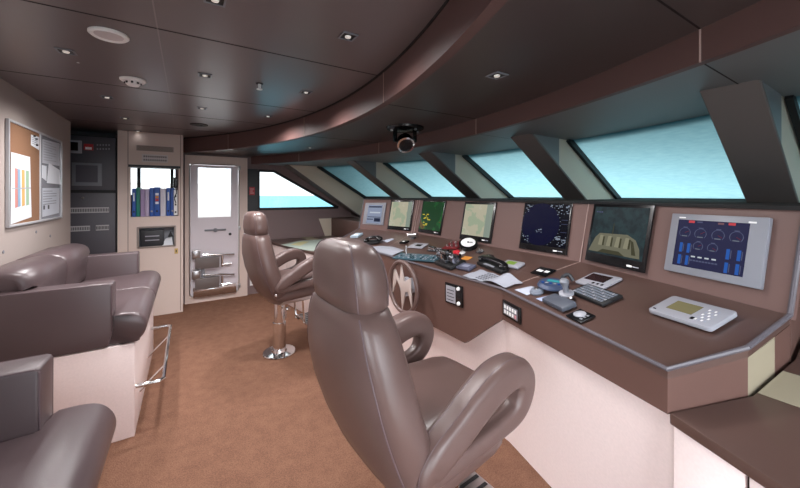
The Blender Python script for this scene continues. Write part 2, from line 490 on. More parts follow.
# ------------------------------------------------------------------ the port door
root = thing('door_1', 'white weathertight side door with a tall bright window and a lever lock', 'door', (0.37, YP-0.06, 0)); root['kind'] = 'structure'
DY = YP-0.08
def dp(u, v, y=DY): return at(u, v, Y=y)
wl, wr = dp(198, 190).x, dp(231, 190).x
wt, wb = dp(215, 168).z, dp(215, 217).z
x0, x1, z0, z1 = dp(190.5, 230).x, dp(238, 230).x, dp(215, 293).z, dp(215, 165.5).z
m = MB()
m.box(x0, wl, DY, DY+0.04, z0, z1); m.box(wr, x1, DY, DY+0.04, z0, z1); m.box(wl, wr, DY, DY+0.04, wt, z1); m.box(wl, wr, DY, DY+0.04, z0, wb)
m.build('door_leaf', DOOR_WHITE, root)
m = MB(); m.box(wl, wr, DY+0.02, DY+0.028, wb, wt); m.build('pane', CLEAR, root)
m = MB()
xf0, xf1 = XD0-0.005, 0.79
m.box(xf0, x0-0.01, DY-0.015, DY+0.05, 0, 2.12); m.box(x1+0.01, xf1, DY-0.015, DY+0.05, 0, 2.12); m.box(x0-0.01, x1+0.01, DY-0.015, DY+0.05, z1+0.012, 2.12)
m.box(x0-0.01, x1+0.01, DY-0.015, DY+0.05, 0, z0-0.01)
m.build('door_frame', CABINET, root)
m = MB()
pts = [(a*1.0, b) for a, b in rrect(x1-x0+0.02, z1-z0+0.02, 0.06, 5)]
m.tube([((x0+x1)/2+a, DY-0.02, (z0+z1)/2+b) for a, b in pts], 0.009, 8, closed=True, up=(0, 1, 0))
m.build('gasket_rail', STEEL, root)
m = MB()
a, b = dp(204.5, 230.5), dp(226, 230)
m.box(a.x, b.x, DY-0.02, DY-0.008, a.z-0.012, a.z+0.014); m.lathe([(0, 0), (0.03, 0), (0.03, 0.03), (0, 0.03)], ((a.x+b.x)/2, DY, a.z), (0, -1, 0), 14)
m.build('door_handle', GREY, root, bevel=0.004)
m = MB(); p = dp(230, 234); m.lathe([(0, 0), (0.02, 0), (0.02, 0.02), (0, 0.02)], p, (0, -1, 0), 12); m.build('lock_knob', DARKGREY, root)
m = MB()
for v in (168, 228, 285):
    p = dp(239, v); m.box(p.x-0.012, p.x+0.02, DY-0.03, DY+0.01, p.z-0.03, p.z+0.03)
m.build('hinge', STEEL, root, bevel=0.004)
# two-tier chrome step unit on the door foot
root = thing('folding_step', 'two-tier chrome folding step fixed to the lower half of the white door', 'step', (0.3, DY-0.05, 0.3))
for k, vv in enumerate((0, 20)):
    a = dp(195, 258+vv); b = dp(219, 266+vv)
    m = MB(); m.box(a.x, b.x, DY-0.09, DY-0.012, b.z+0.0, a.z); m.build('tread', mat('step_taupe', '#6c625f', 0.4), root, bevel=0.006)
    m = MB(); p = dp(203, 254.5+vv); q = dp(234, 253.5+vv)
    m.tube([(p.x, DY-0.05, p.z), (lerp(p.x, q.x, .5), DY-0.06, p.z-0.01), (q.x, DY-0.05, q.z)], 0.014, 8)
    m.tube([(dp(222, 264+vv).x, DY-0.04, dp(222, 264+vv).z), (dp(231, 263+vv).x, DY-0.04, dp(231, 263+vv).z)], 0.018, 8)
    m.tube([(dp(222, 255+vv).x, DY-0.04, dp(222, 255+vv).z), (dp(222, 266+vv).x, DY-0.04, dp(222, 266+vv).z)], 0.015, 8)
    m.build('rail', CHROME, root)
    m = MB(); a2 = dp(192, 250+vv); b2 = dp(200, 258+vv)
    m.box(a2.x, b2.x, DY-0.08, DY-0.012, b2.z, a2.z); m.build('clamp', STEEL, root, bevel=0.012)
m = MB(); a = dp(201.5, 266); b = dp(204.5, 278); m.box(a.x, b.x, DY-0.05, DY-0.012, b.z, a.z); m.build('upright', GREY, root, bevel=0.004)
m = MB(); a = dp(193, 287.5); b = dp(236, 291.5); m.box(a.x, b.x, DY-0.06, DY-0.012, b.z, a.z); m.build('foot_bar', CHROME, root, bevel=0.008)

# red sign, socket
a, b = at(249.3, 187, Y=YP-0.09), at(254.8, 195, Y=YP-0.09)
root = thing('safety_sign', 'small red sign on the dark panel beside the door', 'sign', ((a.x+b.x)/2, YP-0.086, b.z))
m = MB(); m.box(a.x, b.x, YP-0.0895, YP-0.0855, b.z, a.z); m.build('plate', mat('sign_red', '#a8303a', 0.5), root)
m = MB()
for k in range(3):
    z = lerp(b.z, a.z, 0.25+0.25*k); m.box(lerp(a.x, b.x, .15), lerp(a.x, b.x, .85-0.2*(k % 2)), YP-0.0905, YP-0.0895, z-0.006, z+0.006)
m.build('lettering', mat('sign_pale', '#d8a0a0', 0.6), root)
a, b = at(249.8, 278, Y=YP-0.06), at(256, 285, Y=YP-0.06)
root = thing('wall_socket', 'white power socket low on the wall beside the door', 'socket', ((a.x+b.x)/2, YP-0.065, b.z))
m = MB(); m.box(a.x, b.x, YP-0.07, YP-0.0602, b.z, a.z); m.build('plate', WHITE, root, bevel=0.003)
m = MB(); m.box(lerp(a.x, b.x, .3), lerp(a.x, b.x, .8), YP-0.072, YP-0.07, lerp(b.z, a.z, .25), lerp(b.z, a.z, .6)); m.build('insert', DARKGREY, root)

# ------------------------------------------------------------------ outside
SEA = mat('sea_water', '#3f727d', 0.6, spec=.2, vary=0.12, vscale=0.8, bump=0.4, bscale=1.2)
m = MB(); m.add([(-3000, -3000, -5), (3000, -3000, -5), (3000, 3000, -5), (-3000, 3000, -5)], [(0, 1, 2, 3)])
struct(m, 'sea', SEA, 'pale turquoise sea outside the side window', 'sea')
m = MB(); m.box(-2.5, 0.84, 6.9, 7.0, -0.1, 1.75)
struct(m, 'bulwark', mat('hull_white', '#f4f4f2', 0.4), 'white outer bulwark seen through the door window', 'bulwark')
m = MB(); m.box(-2.5, 3, YP+0.06, 7.0, -0.2, -0.05)
struct(m, 'side_deck', mat('deck_teak', '#b08a62', 0.6), 'narrow outer deck beyond the side door', 'deck')
m = MB(); m.box(-1.25, 3.4, -4.0, YS-0.1, -0.2, -0.05); m.box(-6.0, -1.7, -4.0, 4.5, -0.2, -0.05)
struct(m, 'side_deck.001', mat('deck_pale', '#e6e0d8', 0.6), 'pale outer deck beyond the starboard doorway', 'deck')
# ================================================================== bridge console
FR = [(1.28, 0.455), (1.56, 1.36), (1.54, 2.85), (1.36, 3.72)]
BK = [(1.726, 0.269), (2.02, 1.16), (2.05, 3.00), (1.846, 3.916)]
MD = [(1.486, 0.319), (1.77, 1.27), (1.77, 2.918), (1.599, 3.811)]
ZD = 1.0; FZ = 0.835
ZM = [1.071, 1.066, 1.066, 1.045]; ZK = [1.144, 1.144, 1.145, 1.122]
BT = [(1.797, 0.2455), (2.10, 1.15), (2.125, 3.00), (1.919, 3.932)]       # top of the instrument panel
def V3(p, z): return Vector((p[0], p[1], z))
def _planar():
    """make each facet of the instrument panel flat."""
    zt = ZSILL-0.012
    def fix(i, j, k, m):      # move BT[m] along x so that BK[i], BK[j], BT[k], BT[m] share a plane
        a, b, c = V3(BK[i], ZK[i]), V3(BK[j], ZK[j]), V3(BT[k], zt); n = (b-a).cross(c-a)
        y = BT[m][1]; BT[m] = (a.x - (n.y*(y-a.y) + n.z*(zt-a.z))/n.x, y)
    fix(1, 2, 1, 2); fix(0, 1, 1, 0); fix(2, 3, 2, 3)
_planar()
con = thing('bridge_console', 'long brown faceted bridge console with cream base under the windscreen', 'console', (1.9, 2.5, 0))
rows = [[(x, y, ZD) for x, y in FR], [(x, y, z) for (x, y), z in zip(MD, ZM)], [(x, y, z) for (x, y), z in zip(BK, ZK)]]
dv = [p for r in rows for p in r]
dfc = [(r*4+i, r*4+i+1, (r+1)*4+i+1, (r+1)*4+i) for r in range(2) for i in range(3)]
# triangulate so that the picked points and the mesh agree
dft = [t for q in dfc for t in ((q[0], q[1], q[2]), (q[0], q[2], q[3]))]
DESK = BVHTree.FromPolygons([Vector(p) for p in dv], dft)
def desk(u, v):
    h = DESK.ray_cast(ORI, ray(u, v).normalized())
    if h[0] is None:
        return at(u, v, Z=1.0)
    return h[0]
m = MB(); m.add(dv + [(x, y, z-0.03) for x, y, z in dv], dft + [tuple(12+i for i in reversed(t)) for t in dft])
for ring in ([0, 1, 2, 3], [8, 9, 10, 11], [0, 4, 8], [3, 7, 11]):
    for a, b in zip(ring, ring[1:]): m.add([dv[a], dv[b], Vector(dv[b])-Vector((0, 0, .03)), Vector(dv[a])-Vector((0, 0, .03))], [(0, 1, 2, 3)])
m.build('desk_top', DESK_BROWN, con)
m = MB()
path = [V3(MD[0], ZM[0]+.002)] + [V3(p, ZD+.002) for p in FR] + [V3(MD[3], ZM[3]+.002)]
m.tube(path, 0.008, 8)
for i in (0, 3):
    m.tube([V3(BK[i], ZK[i]), V3(MD[i], ZM[i]+0.002)], 0.008, 8); m.tube([V3(BK[i], ZK[i]), V3(BT[i], ZSILL-0.015)], 0.008, 8)
m.build('edge_trim', EDGE, con, smooth=True)
for i in (1, 2):
    m = MB()
    a, b, c = V3(FR[i], ZD), V3(MD[i], ZM[i]), V3(BK[i], ZK[i])
    for p, q in ((a, b), (b, c)):
        m.add([p+Vector((0, -.003, .001)), q+Vector((0, -.003, .001)), q+Vector((0, .003, .001)), p+Vector((0, .003, .001))], [(0, 1, 2, 3)])
    m.build('desk_joint', SEAML, con)
# instrument panel
for i in range(3):
    a, b = V3(BK[i], ZK[i]-0.015), V3(BK[i+1], ZK[i+1]-0.015); c, d = Vector((*BT[i+1], ZSILL-0.012)), Vector((*BT[i], ZSILL-0.012))
    n = (b-a).cross(d-a).normalized()
    if n.x < 0: n = -n
    m = MB(); m.prism([a, b, c, d], n*0.03); m.build('instrument_panel', BACK_BROWN, con)
for i in (1, 2):
    for dy in ((-0.02, 0.02) if i == 2 else (0,)):
        m = MB()
        a, b = Vector((BK[i][0]-.004, BK[i][1]+dy, ZK[i])), Vector((BT[i][0]-.004, BT[i][1]+dy, ZSILL-.02))
        m.tube([a, b], 0.003, 6); m.build('panel_joint', SEAML, con)
m = MB()
for i in range(3):
    a, b = Vector((*BT[i], ZSILL-0.012)), Vector((*BT[i+1], ZSILL-0.012))
    m.sweep([a, b], [(-0.012, -0.007), (0.012, -0.007), (0.012, 0.007), (-0.012, 0.007)])
m.build('lip_trim', BLACK_M, con)
# dash between the instrument panel and the glass
m = MB(); rg = []
yy = [0.25, 0.7, 1.15, 1.7, 2.3, 3.0, 3.5, 3.93]
def btx(y):
    for (x0, y0), (x1, y1) in zip(BT, BT[1:]):
        if y0 <= y <= y1: return lerp(x0, x1, (y-y0)/(y1-y0))
    return BT[0][0] if y < BT[0][1] else BT[3][0]
m.loft([[(btx(y)+0.02, y, ZSILL-0.02), (GB(y)-0.01, y, ZSILL-0.02), (GB(y)-0.01, y, ZSILL-0.006), (btx(y)+0.02, y, ZSILL-0.006)] for y in yy])
m.build('dash_top', mat('dash_matte', '#4a413e', .95, spec=.05), con)
# end walls of the console above the counters
for i, s in ((0, -1), (3, 1)):
    m = MB(); y = BK[i][1]; x = BK[i][0]
    m.prism([(x+0.012, y, FZ), (GB(y)-0.02, y, FZ), (GB(y)-0.02, y, ZSILL-0.02), (BT[i][0]+0.02, y, ZSILL-0.02), (x+0.012, y, ZK[i]-.02)], (0, -s*0.03, 0))
    m.build('end_wall', PANEL_BROWN, con)
# fascia under the desk edge
def fl(y): return lerp(FR[1][0], FR[2][0], (y-FR[1][1])/(FR[2][1]-FR[1][1]))
y1_, y2_ = FR[1][1], FR[2][1]
m = MB(); m.prism([(fl(y), y, z) for y, z in ((y1_, ZD-.03), (y2_, ZD-.03), (y2_, FZ-.01), (y2_-0.31, 0.57), (y1_+0.31, 0.57), (y1_, FZ-.01))], (0.03, 0, 0))
m.build('fascia', PANEL_BROWN, con)
for i, s in ((0, 1), (2, -1)):
    a, b = Vector((*FR[i], 0)), Vector((*FR[i+1], 0)); n = Vector((-(b-a).y, (b-a).x, 0)).normalized()
    if n.x < 0: n = -n
    m = MB(); m.prism([a+Vector((0, 0, ZD-.03)), b+Vector((0, 0, ZD-.03)), b+Vector((0, 0, FZ-.01)), a+Vector((0, 0, FZ+.025 if i == 0 else FZ))], n*0.03); m.build('fascia', PANEL_BROWN, con)
for i, s in ((0, -1), (3, 1)):
    a, b, c = Vector((*FR[i], 0)), Vector((*MD[i], 0)), Vector((*BK[i], 0))
    off = Vector((0.01, -s*0.03, 0)); lo = .864 if i == 0 else FZ-.01
    def q(p, z): return Vector((p.x, p.y, z))
    m = MB(); m.prism([q(a, lo), q(b, lo), q(b, ZM[i]-.03), q(a, ZD-.03)], off); m.build('end_fascia', PANEL_BROWN, con)
    e = lerp(b, c, .62); ze = lerp(ZM[i], ZK[i], .62)
    m = MB(); m.prism([q(b, lo), q(e, lo), q(e, ze-.034), q(b, ZM[i]-.03)], off); m.build('end_insert', CREAM_TRIM_DIMMED, con)
    d = c+Vector((0.3, 0, 0))
    m = MB(); m.prism([q(e, lo), q(c, lo), q(c, ZK[i]-.034), q(e, ze-.034)], off); m.build('end_fascia', PANEL_BROWN, con)
# cream base, set back at the foot
BTOP = [(1.335, 0.458), (1.59, 1.37), (1.57, 2.84), (1.39, 3.70)]
BBOT = [(1.47, 0.37), (1.715, 1.44), (1.70, 2.80), (1.53, 3.68)]
for i in range(3):
    a, b = Vector((*BTOP[i], FZ+0.02)), Vector((*BTOP[i+1], FZ+0.02)); c, d = Vector((*BBOT[i+1], 0)), Vector((*BBOT[i], 0))
    m = MB(); rg_ = []
    for k in range(13):
        p, q_ = a.lerp(b, k/12), d.lerp(c, k/12)
        col = [p.lerp(q_, j/8) for j in range(9)]; rg_.append(col+[v+Vector((.03, 0, 0)) for v in reversed(col)])
    m.loft(rg_); m.build('base_panel', WHITE_PANEL, con, smooth=True)

# side counters
def counter(name, label, i, s, pts):
    root = thing(name, label, 'counter', (1.6, pts[0][1], 0))
    yw = YS+0.005 if s < 0 else YP-0.066
    zt = 0.868 if s < 0 else FZ
    y0 = FR[i][1] + (-0.004 if s < 0 else 0.05)
    sl = .30 if s < 0 else 0.0
    def zc(x): return zt + sl*max(0, min(x, 1.85)-1.28)
    E = [(pts[0][0], y0), (MD[i][0], MD[i][1]+s*0.012), (BK[i][0], BK[i][1]+s*0.012), (1.85, BK[i][1]+s*0.012), (2.5, BK[i][1]+s*0.012)]
    if i == 3: E = [E[0], E[1], E[2], E[4]]
    Wl = [(lerp(pts[1][0], 2.5, (x-E[0][0])/(2.5-E[0][0])) if k in (0,) else x, yw) for k, (x, y) in enumerate(E)]
    m = MB(); n_ = len(E)
    top = [V3(p, zc(p[0])) for p in E]+[V3(p, zc(p[0])) for p in Wl]; bot = [p-Vector((0, 0, .035)) for p in top]
    fs = []
    for k in range(n_-1): fs += [(k, k+1, n_+k+1), (k, n_+k+1, n_+k)]
    fs += [tuple(2*n_+v for v in reversed(f)) for f in fs]
    loopv = list(range(n_))+list(range(2*n_-1, n_-1, -1))
    for p, q_ in zip(loopv, loopv[1:]+loopv[:1]): fs.append((p, q_, 2*n_+q_, 2*n_+p))
    m.add(top+bot, fs); m.build('counter_top', DESK_BROWN, root, bevel=0.004)
    xa, xb = (1.50, 1.64) if s < 0 else (1.62, 1.80)
    def ey(x):
        for (xx0, yy0), (xx1, yy1) in zip(E, E[1:]):
            if xx0 <= x <= xx1: return lerp(yy0, yy1, (x-xx0)/(xx1-xx0)) + s*.004
    m = MB(); m.prism([(xa, ey(xa), zc(xa)+.0012), (xb, ey(xb), zc(xb)+.0012), (xb, yw, zc(xb)+.0012), (xa, yw, zc(xa)+.0012)], (0, 0, 0.0015)); m.build('inlay_strip', CREAM_TRIM_DIMMED, root)
    a, b = Vector((pts[0][0]+0.02, y0+s*0.004, 0)), Vector((pts[1][0]+0.02, yw, 0))
    cuts = [0, 0.13, 0.62, 1.0]
    for t0, t1 in zip(cuts, cuts[1:]):
        p, q = lerp(a, b, t0+(0.003 if t0 else 0)), lerp(a, b, t1-0.003)
        m = MB(); m.prism([p, q, q+Vector((0, 0, zt-.037)), p+Vector((0, 0, zt-.037))], (0.03, 0, 0)); m.build('front_panel', WHITE_PANEL, root, bevel=0.003)
    # locker at the forward end
    m = MB(); yb0 = BK[i][1]+s*0.02
    m.box(2.16, 2.53, min(yb0, yw), max(yb0, yw), zc(2.2)+0.001, 1.15); m.build('locker', PANEL_BROWN, root, bevel=0.008)
    m = MB(); ysx = yw-s*0.10
    m.prism([(2.04, yw, zc(2.1)+.001), (2.155, yw, zc(2.1)+.001), (2.155, yw, 1.14), (1.93, yw, 1.14)], (0, -s*0.012, 0)); m.build('gusset', FIN_LIGHT, root)
    return root
counter('side_counter', 'low brown side counter beside the engine display end of the console', 0, -1, [(1.28, 0), (0.75, 0)])
counter('side_counter', 'low brown side counter below the sloped side window', 3, 1, [(1.42, 0), (1.02, 0)])

# ================================================================== sofas
def make_sofa(label, y0=2.74):
    Y0, Y1 = y0, y0+1.46
    XB = XA+0.004
    r = thing('sofa', label, 'sofa', (-0.65, (Y0+Y1)/2, 0), 'raised brown leather sofas along the aft wall')
    m = MB(); m.box(XB, -0.285, Y0+0.01, Y1-0.01, 0, 0.60); m.build('plinth', WHITE_PANEL, r, bevel=0.004)
    for k in (0, 1):
        ya, yb = (Y0, Y1)[k], (Y0+0.13, Y1-0.13)[k]
        ya, yb = min(ya, yb), max(ya, yb)
        m = MB(); m.prism([(XB, ya, 0.605), (-0.415, ya, 0.605), (-0.395, ya, 0.70), (-0.395, ya, 1.0), (XB, ya, 1.0)], (0, yb-ya, 0))
        arm = m.build('armrest', SOFA_LEATHER, r, bevel=0.012, seg=3)
        for yy_ in (ya+0.004, yb-0.004):
            m = MB()
            m.tube([(-0.414, yy_, 0.62), (-0.398, yy_, 0.70), (-0.398, yy_, 0.985), (-0.41, yy_, 0.996), (XB+0.05, yy_, 0.996)], 0.0035, 6)
            m.build('piping', LEATHER_SEAM, arm, smooth=True)
    w = (Y1-Y0-0.13*2+0.22)/2
    ys0 = [Y0+0.02, Y0+0.02+w]
    for k in (0, 1):
        # the cushions run in front of the arms; behind, the arms flank them
        prof = spline([(-0.95, .60), (-0.95, .76), (-0.75, .785), (-0.45, .80), (-0.30, .80), (-0.24, .765), (-0.222, .70), (-0.255, .625), (-0.34, .60)], 5, True)
        pts = [(p.x, p.y) for p in prof]
        L = (Y1-Y0)/2
        a, b = Y0+L*k+0.004, Y0+L*(k+1)-0.004
        m = MB(); rings = []
        for t, sc in ((0, .90), (.012, .96), (.035, 1.0), (.5, 1.0), (.965, 1.0), (.988, .96), (1, .90)):
            y = lerp(a, b, t); rings.append([(-0.55+(x+0.55)*(0.5+0.5*sc), y, 0.70+(z-0.70)*sc) for x, z in pts])
        # body between arms narrower: clip the part behind the arm front
        def clip(p):
            x, y, z = p
            if x < -0.385:
                y = min(max(y, Y0+0.135), Y1-0.135)
            return (x, y, z)
        m.loft([[clip(p) for p in rg_] for rg_ in rings]); m.build('seat_cushion', SOFA_LEATHER, r, smooth=True, angle=60)
        prof = spline([(-1.06, .76), (-0.80, .78), (-0.765, .90), (-0.755, 1.02), (-0.78, 1.085), (-0.86, 1.115), (-0.96, 1.10), (-1.06, 1.05)], 5, True)
        pts = [(p.x, p.y) for p in prof]
        a, b = (Y0+0.05 if k == 0 else Y0+L+0.003), (Y0+L-0.003 if k == 0 else Y1-0.02)
        m = MB(); rings = []
        for t, sc in ((0, .84), (.01, .92), (.04, 1.0), (.5, 1.0), (.96, 1.0), (.99, .92), (1, .84)):
            y = lerp(a, b, t); rings.append([(-1.065+(x+1.065)*(sc), y, 0.90+(z-0.90)*sc) for x, z in pts])
        def clip2(p):
            x, y, z = p
            if z < 1.0: y = min(max(y, Y0+0.135), Y1-0.135)
            return (max(x, XB+0.002), y, z)
        m.loft([[clip2(p) for p in rg_] for rg_ in rings]); m.build('back_cushion', SOFA_LEATHER, r, smooth=True, angle=60)
    m = MB(); zr = 0.315; xr = -0.133; ya, yb = Y0+0.02, Y1-0.32
    path = [(-0.28, ya, zr)] + [(xr-0.02, ya, zr), (xr, ya+0.02, zr)] + [(xr, yb-0.02, zr), (xr-0.02, yb, zr)] + [(-0.28, yb, zr)]
    m.tube(path, 0.013, 10)
    m.build('foot_rail', CHROME, r, smooth=True)
    for t in (0.22, 0.75):
        y = lerp(ya, yb, t); m = MB(); m.tube([(xr, y, zr), (-0.283, y, zr-0.15)], 0.008, 8); m.build('rail_brace', CHROME, r, smooth=True)
    return r
make_sofa('raised brown leather sofa with chrome foot rail, under the notice board')
make_sofa('second raised brown leather sofa, only its far arm and seat corner showing', 2.74-2.55)

# ================================================================== helm chairs
def make_chair(label, loc):
    r = thing('helm_chair', label, 'chair', (0, 0, 0), 'brown leather helm chairs on chrome pedestals')
    N = 32
    def body(stations, n=N, e=3.0):
        rings = []
        for (x, z, th, hw, ang) in stations:
            nx, nz = math.cos(ang), math.sin(ang)       # forward normal of the section
            rings.append([Vector((x + b*nx, a, z + b*nz)) for a, b in superell(hw, th/2, n, e)])
        return rings
    tl = 0.20
    st = [(-0.02, .555, .08, .17, .9), (-0.05, .575, .15, .25, .7), (-0.09, .65, .19, .292, .45), (-0.135, .75, .195, .306, .3), (-0.178, .87, .195, .302, .2),
          (-0.205, .99, .195, .284, .14), (-0.217, 1.08, .19, .252, .1), (-0.222, 1.14, .18, .228, .08), (-0.224, 1.18, .165, .20, .05), (-0.225, 1.20, .12, .16, .05)]
    R1 = body(st)
    m = MB(); m.loft(R1); bk = m.build('backrest', LEATHER, r, local=True, smooth=True, angle=70)
    st2 = [(-0.222, 1.178, .12, .165, .05), (-0.222, 1.194, .16, .188, .05), (-0.226, 1.25, .17, .19, .05), (-0.230, 1.31, .162, .18, .05), (-0.235, 1.355, .145, .16, .05),
           (-0.238, 1.38, .115, .135, .05), (-0.24, 1.392, .08, .10, .05), (-0.24, 1.397, .04, .06, .05)]
    R2 = body(st2)
    m = MB(); m.loft(R2); hr = m.build('headrest', LEATHER, r, local=True, smooth=True, angle=70)
    # seams along the rear corners
    def seam(R, idx, a, b):
        return [R[k][idx] + (R[k][idx] - sum((p for p in R[k]), Vector())/len(R[k])).normalized()*0.0005 for k in range(a, b)]
    for idx in (N//2+3, N-3):
        m = MB(); m.tube(spline(seam(R1, idx, 2, 9), 4), 0.0024, 6); m.build('piping', LEATHER_SEAM, bk, local=True, smooth=True)
        m = MB(); m.tube(spline(seam(R2, idx, 1, 7), 4), 0.0022, 6); m.build('piping', LEATHER_SEAM, hr, local=True, smooth=True)
    for idx in (3, N//2-3):
        m = MB(); m.tube(spline(seam(R2, idx, 1, 7), 4), 0.0015, 6); m.build('piping', LEATHER_SEAM, hr, local=True, smooth=True)
    # seat shell and cushion
    def slab(x0, x1, z0, z1, hw0, hw1, nose):
        rings = []
        xs = [x0, x0+.02, x0+.06, lerp(x0, x1, .5), x1-.08, x1-.03, x1]
        ks = [.75, .93, 1, 1, 1, .92, .70]
        for x, k in zip(xs, ks):
            t = (x-x0)/(x1-x0); hw = lerp(hw0, hw1, t); zc = (z0+z1)/2 - nose*max(0, t-.6)
            rings.append([Vector((x, a, zc+b)) for a, b in superell(hw*(.6+.4*k), (z1-z0)/2*k, N, 4)])
        return rings
    m = MB(); m.loft(slab(-0.12, 0.34, .55, .70, .285, .25, .0)); m.build('seat_shell', LEATHER, r, local=True, smooth=True, angle=70)
    m = MB(); m.loft(slab(-0.10, 0.43, .64, .775, .225, .22, .05)); m.build('seat_cushion', LEATHER, r, local=True, smooth=True, angle=70)
    # looped arms
    lp = [(-.115, .712, .8), (-.065, .758, 1), (.02, .802, 1.05), (.11, .852, 1.1), (.21, .893, 1.12), (.305, .897, 1.05), (.36, .85, .95), (.352, .785, .85), (.31, .74, .75), (.22, .718, .65), (.10, .706, .6), (0, .698, .6), (-.09, .697, .65)]
    loop = spline([(a, b) for a, b, c in lp], 6, True)
    lsc = [p.x for p in spline([(c, 0) for a, b, c in lp], 6, True)]
    for s in (-1, 1):
        m = MB(); y = s*0.288
        m.sweep([(p.x, y, p.y) for p in loop], [(a, b) for a, b in rrect(.106, .09, .026, 4)], closed=True, up=(0, 1, 0), scales=lsc)
        # sweep's frame: side = tangent x up lies in the plane of the loop, normal = along y
        a_ = m.build('armrest', LEATHER, r, local=True, smooth=True, angle=60)
        m = MB()
        cx = sum(p.x for p in loop)/len(loop); cz = sum(p.y for p in loop)/len(loop)
        for dy in (-.022, .022):
            pth = []
            L = len(loop)
            for i in range(L):
                t = (loop[(i+1) % L]-loop[i-1]).normalized(); n = Vector((-t.y, t.x, 0))
                if n.dot(Vector((loop[i].x-cx, loop[i].y-cz, 0))) < 0: n = -n
                pth.append((loop[i].x+n.x*0.0522*lsc[i], y+dy*lsc[i], loop[i].y+n.y*0.0522*lsc[i]))
            m.tube(pth, 0.0014, 5, closed=True, up=(0, 1, 0))
        m.build('stitching', LEATHER_SEAM, a_, local=True, smooth=True)
    for s in (-1,):
        m = MB(); m.lathe([(0, 0), (.014, 0), (.014, .008), (.008, .014), (0, .014)], (-0.15, s*0.296, .655), (0, s, 0), 14)
        m.build('recline_knob', CHROME, r, local=True, smooth=True)
    # pedestal
    m = MB(); m.box(-0.05, 0.27, -0.13, 0.13, .50, .545); m.build('slide_plate', STEEL, r, local=True, bevel=.006)
    m = MB(); m.lathe([(0, .02), (.062, .02), (.062, .30), (.052, .302), (.052, .50), (0, .50)], (0, 0, 0), n=24); m.build('pedestal_column', CHROME, r, local=True, smooth=True)
    m = MB(); m.lathe([(0, 0.001), (.15, 0.001), (.155, .008), (.15, .016), (.075, .022), (.07, .04), (0, .04)], (0, 0, 0), n=32); m.build('floor_flange', CHROME, r, local=True, smooth=True)
    m = MB()
    for s in (-1, 1):
        m.tube([(0.20, s*.10, .50), (0.215, s*.10, .27), (0.235, s*.10, .245), (0.40, s*.10, .245)], .011, 10)
    m.tube([(0.215, -.10, .30), (0.215, .10, .30)], .009, 8)
    m.tube([(0.40, -.10, .245), (0.40, .10, .245)], .011, 8)
    fr_ = m.build('footrest_frame', CHROME, r, local=True, smooth=True)
    m = MB(); m.box(0.235, 0.43, -.16, .16, .258, .272); fp = m.build('foot_plate', STEEL, r, local=True, bevel=.004)
    m = MB()
    for k in range(6):
        y = -.125+.05*k; m.box(0.245, 0.42, y-.008, y+.008, .2722, .2745)
    m.build('grip_strips', BLACK_M, fp, local=True)
    m = MB(); m.lathe([(0, 0), (.018, 0), (.018, .05), (0, .05)], (0.05, -.075, .44), (0, -1, 0), 12); m.tube([(0.02, -.11, .44), (0.02, -.11, .36)], .008, 8)
    m.build('height_lever', CHROME, r, local=True, smooth=True)
    r.location = loc
    r.rotation_euler = (0, 0, math.radians(4))
    return r
ch = make_chair('helm chair', (0.70, 1.115, 0))
ch2 = copy_tree(ch); ch2.location = (0.77, 3.46, 0); ch2.rotation_euler = (0, 0, math.radians(9))
ch2['label'] = 'farther brown leather helm chair on a chrome pedestal, by the side door'
ch['label'] = 'large brown leather helm chair closest to the steering wheel, seen from behind'

# ================================================================== steering wheel
WC = Vector((1.45, 2.267, 0.82)); WR = 0.198
root = thing('steering_wheel', 'brown steering wheel with a pale jagged emblem plate on the console front', 'steering wheel', (1.55, 2.267, 0.62))
def wp(x, z, d=0.0): return Vector((WC.x + d, WC.y - x*WR, WC.z + z*WR))
m = MB(); m.tube([wp(math.cos(a), math.sin(a)) for a in [2*PI*i/48 for i in range(48)]], 0.017, 12, closed=True, up=(1, 0, 0)); m.build('rim', LEATHER, root, smooth=True)
em = [(-.72, .69), (-.3, .18), (-.17, .88), (.05, .22), (.5, .45), (.62, -.76), (.32, -.12), (.12, -.2), (-.1, -.97), (-.22, -.1), (-.52, .2), (-.86, -.47)]
m = MB(); m.prism([wp(x, z, 0.004) for x, z in em], (0.012, 0, 0)); m.build('emblem_plate', mat('emblem_silver', '#cdbfb9', 0.4, metal=.3), root, bevel=.003)
m = MB(); m.lathe([(0, 0), (.075, 0), (.075, .03), (.06, .04), (.06, .076), (0, .076)], WC+Vector((.016, 0, 0)), (1, 0, 0), 24); m.build('hub', LGREY, root, smooth=True)

# ================================================================== cabinet with binders, rack
CY = 5.35
def cp(u, v, y=CY): return at(u, v, Y=y)
cx0, cx1 = cp(117.5, 200).x, -0.045
root = thing('built_in_cabinet', 'tall beige built-in cabinet holding binders, beside the white door', 'cabinet', ((cx0+cx1)/2, CY+0.2, 0))
ox0, ox1 = cp(130.5, 190).x, cp(178.5, 190).x
oz0, oz1 = cp(155, 216.5).z, cp(155, 167).z
CTOP = 2.345
m = MB()
m.box(cx0, ox0, CY, CY+0.03, 0, CTOP); m.box(ox1, cx1, CY, CY+0.03, 0, CTOP); m.box(ox0, ox1, CY, CY+0.03, oz1, CTOP)
gx0, gx1 = cp(138, 236).x, cp(175, 236).x; gz0, gz1 = cp(156, 246.5).z, cp(156, 227).z
m.box(ox0, ox1, CY, CY+0.03, gz1, oz0); m.box(ox0, gx0, CY, CY+0.03, gz0, gz1); m.box(gx1, ox1, CY, CY+0.03, gz0, gz1); m.box(ox0, ox1, CY, CY+0.03, 0, gz0)
m.build('front_panel', CABINET, root)
m = MB(); m.box(cx1-0.03, cx1, CY+0.03, YP-0.10, 0, CTOP); m.box(cx0, cx0+0.03, CY+0.03, YP-0.10, 0, CTOP); m.build('side_panel', CABINET, root)
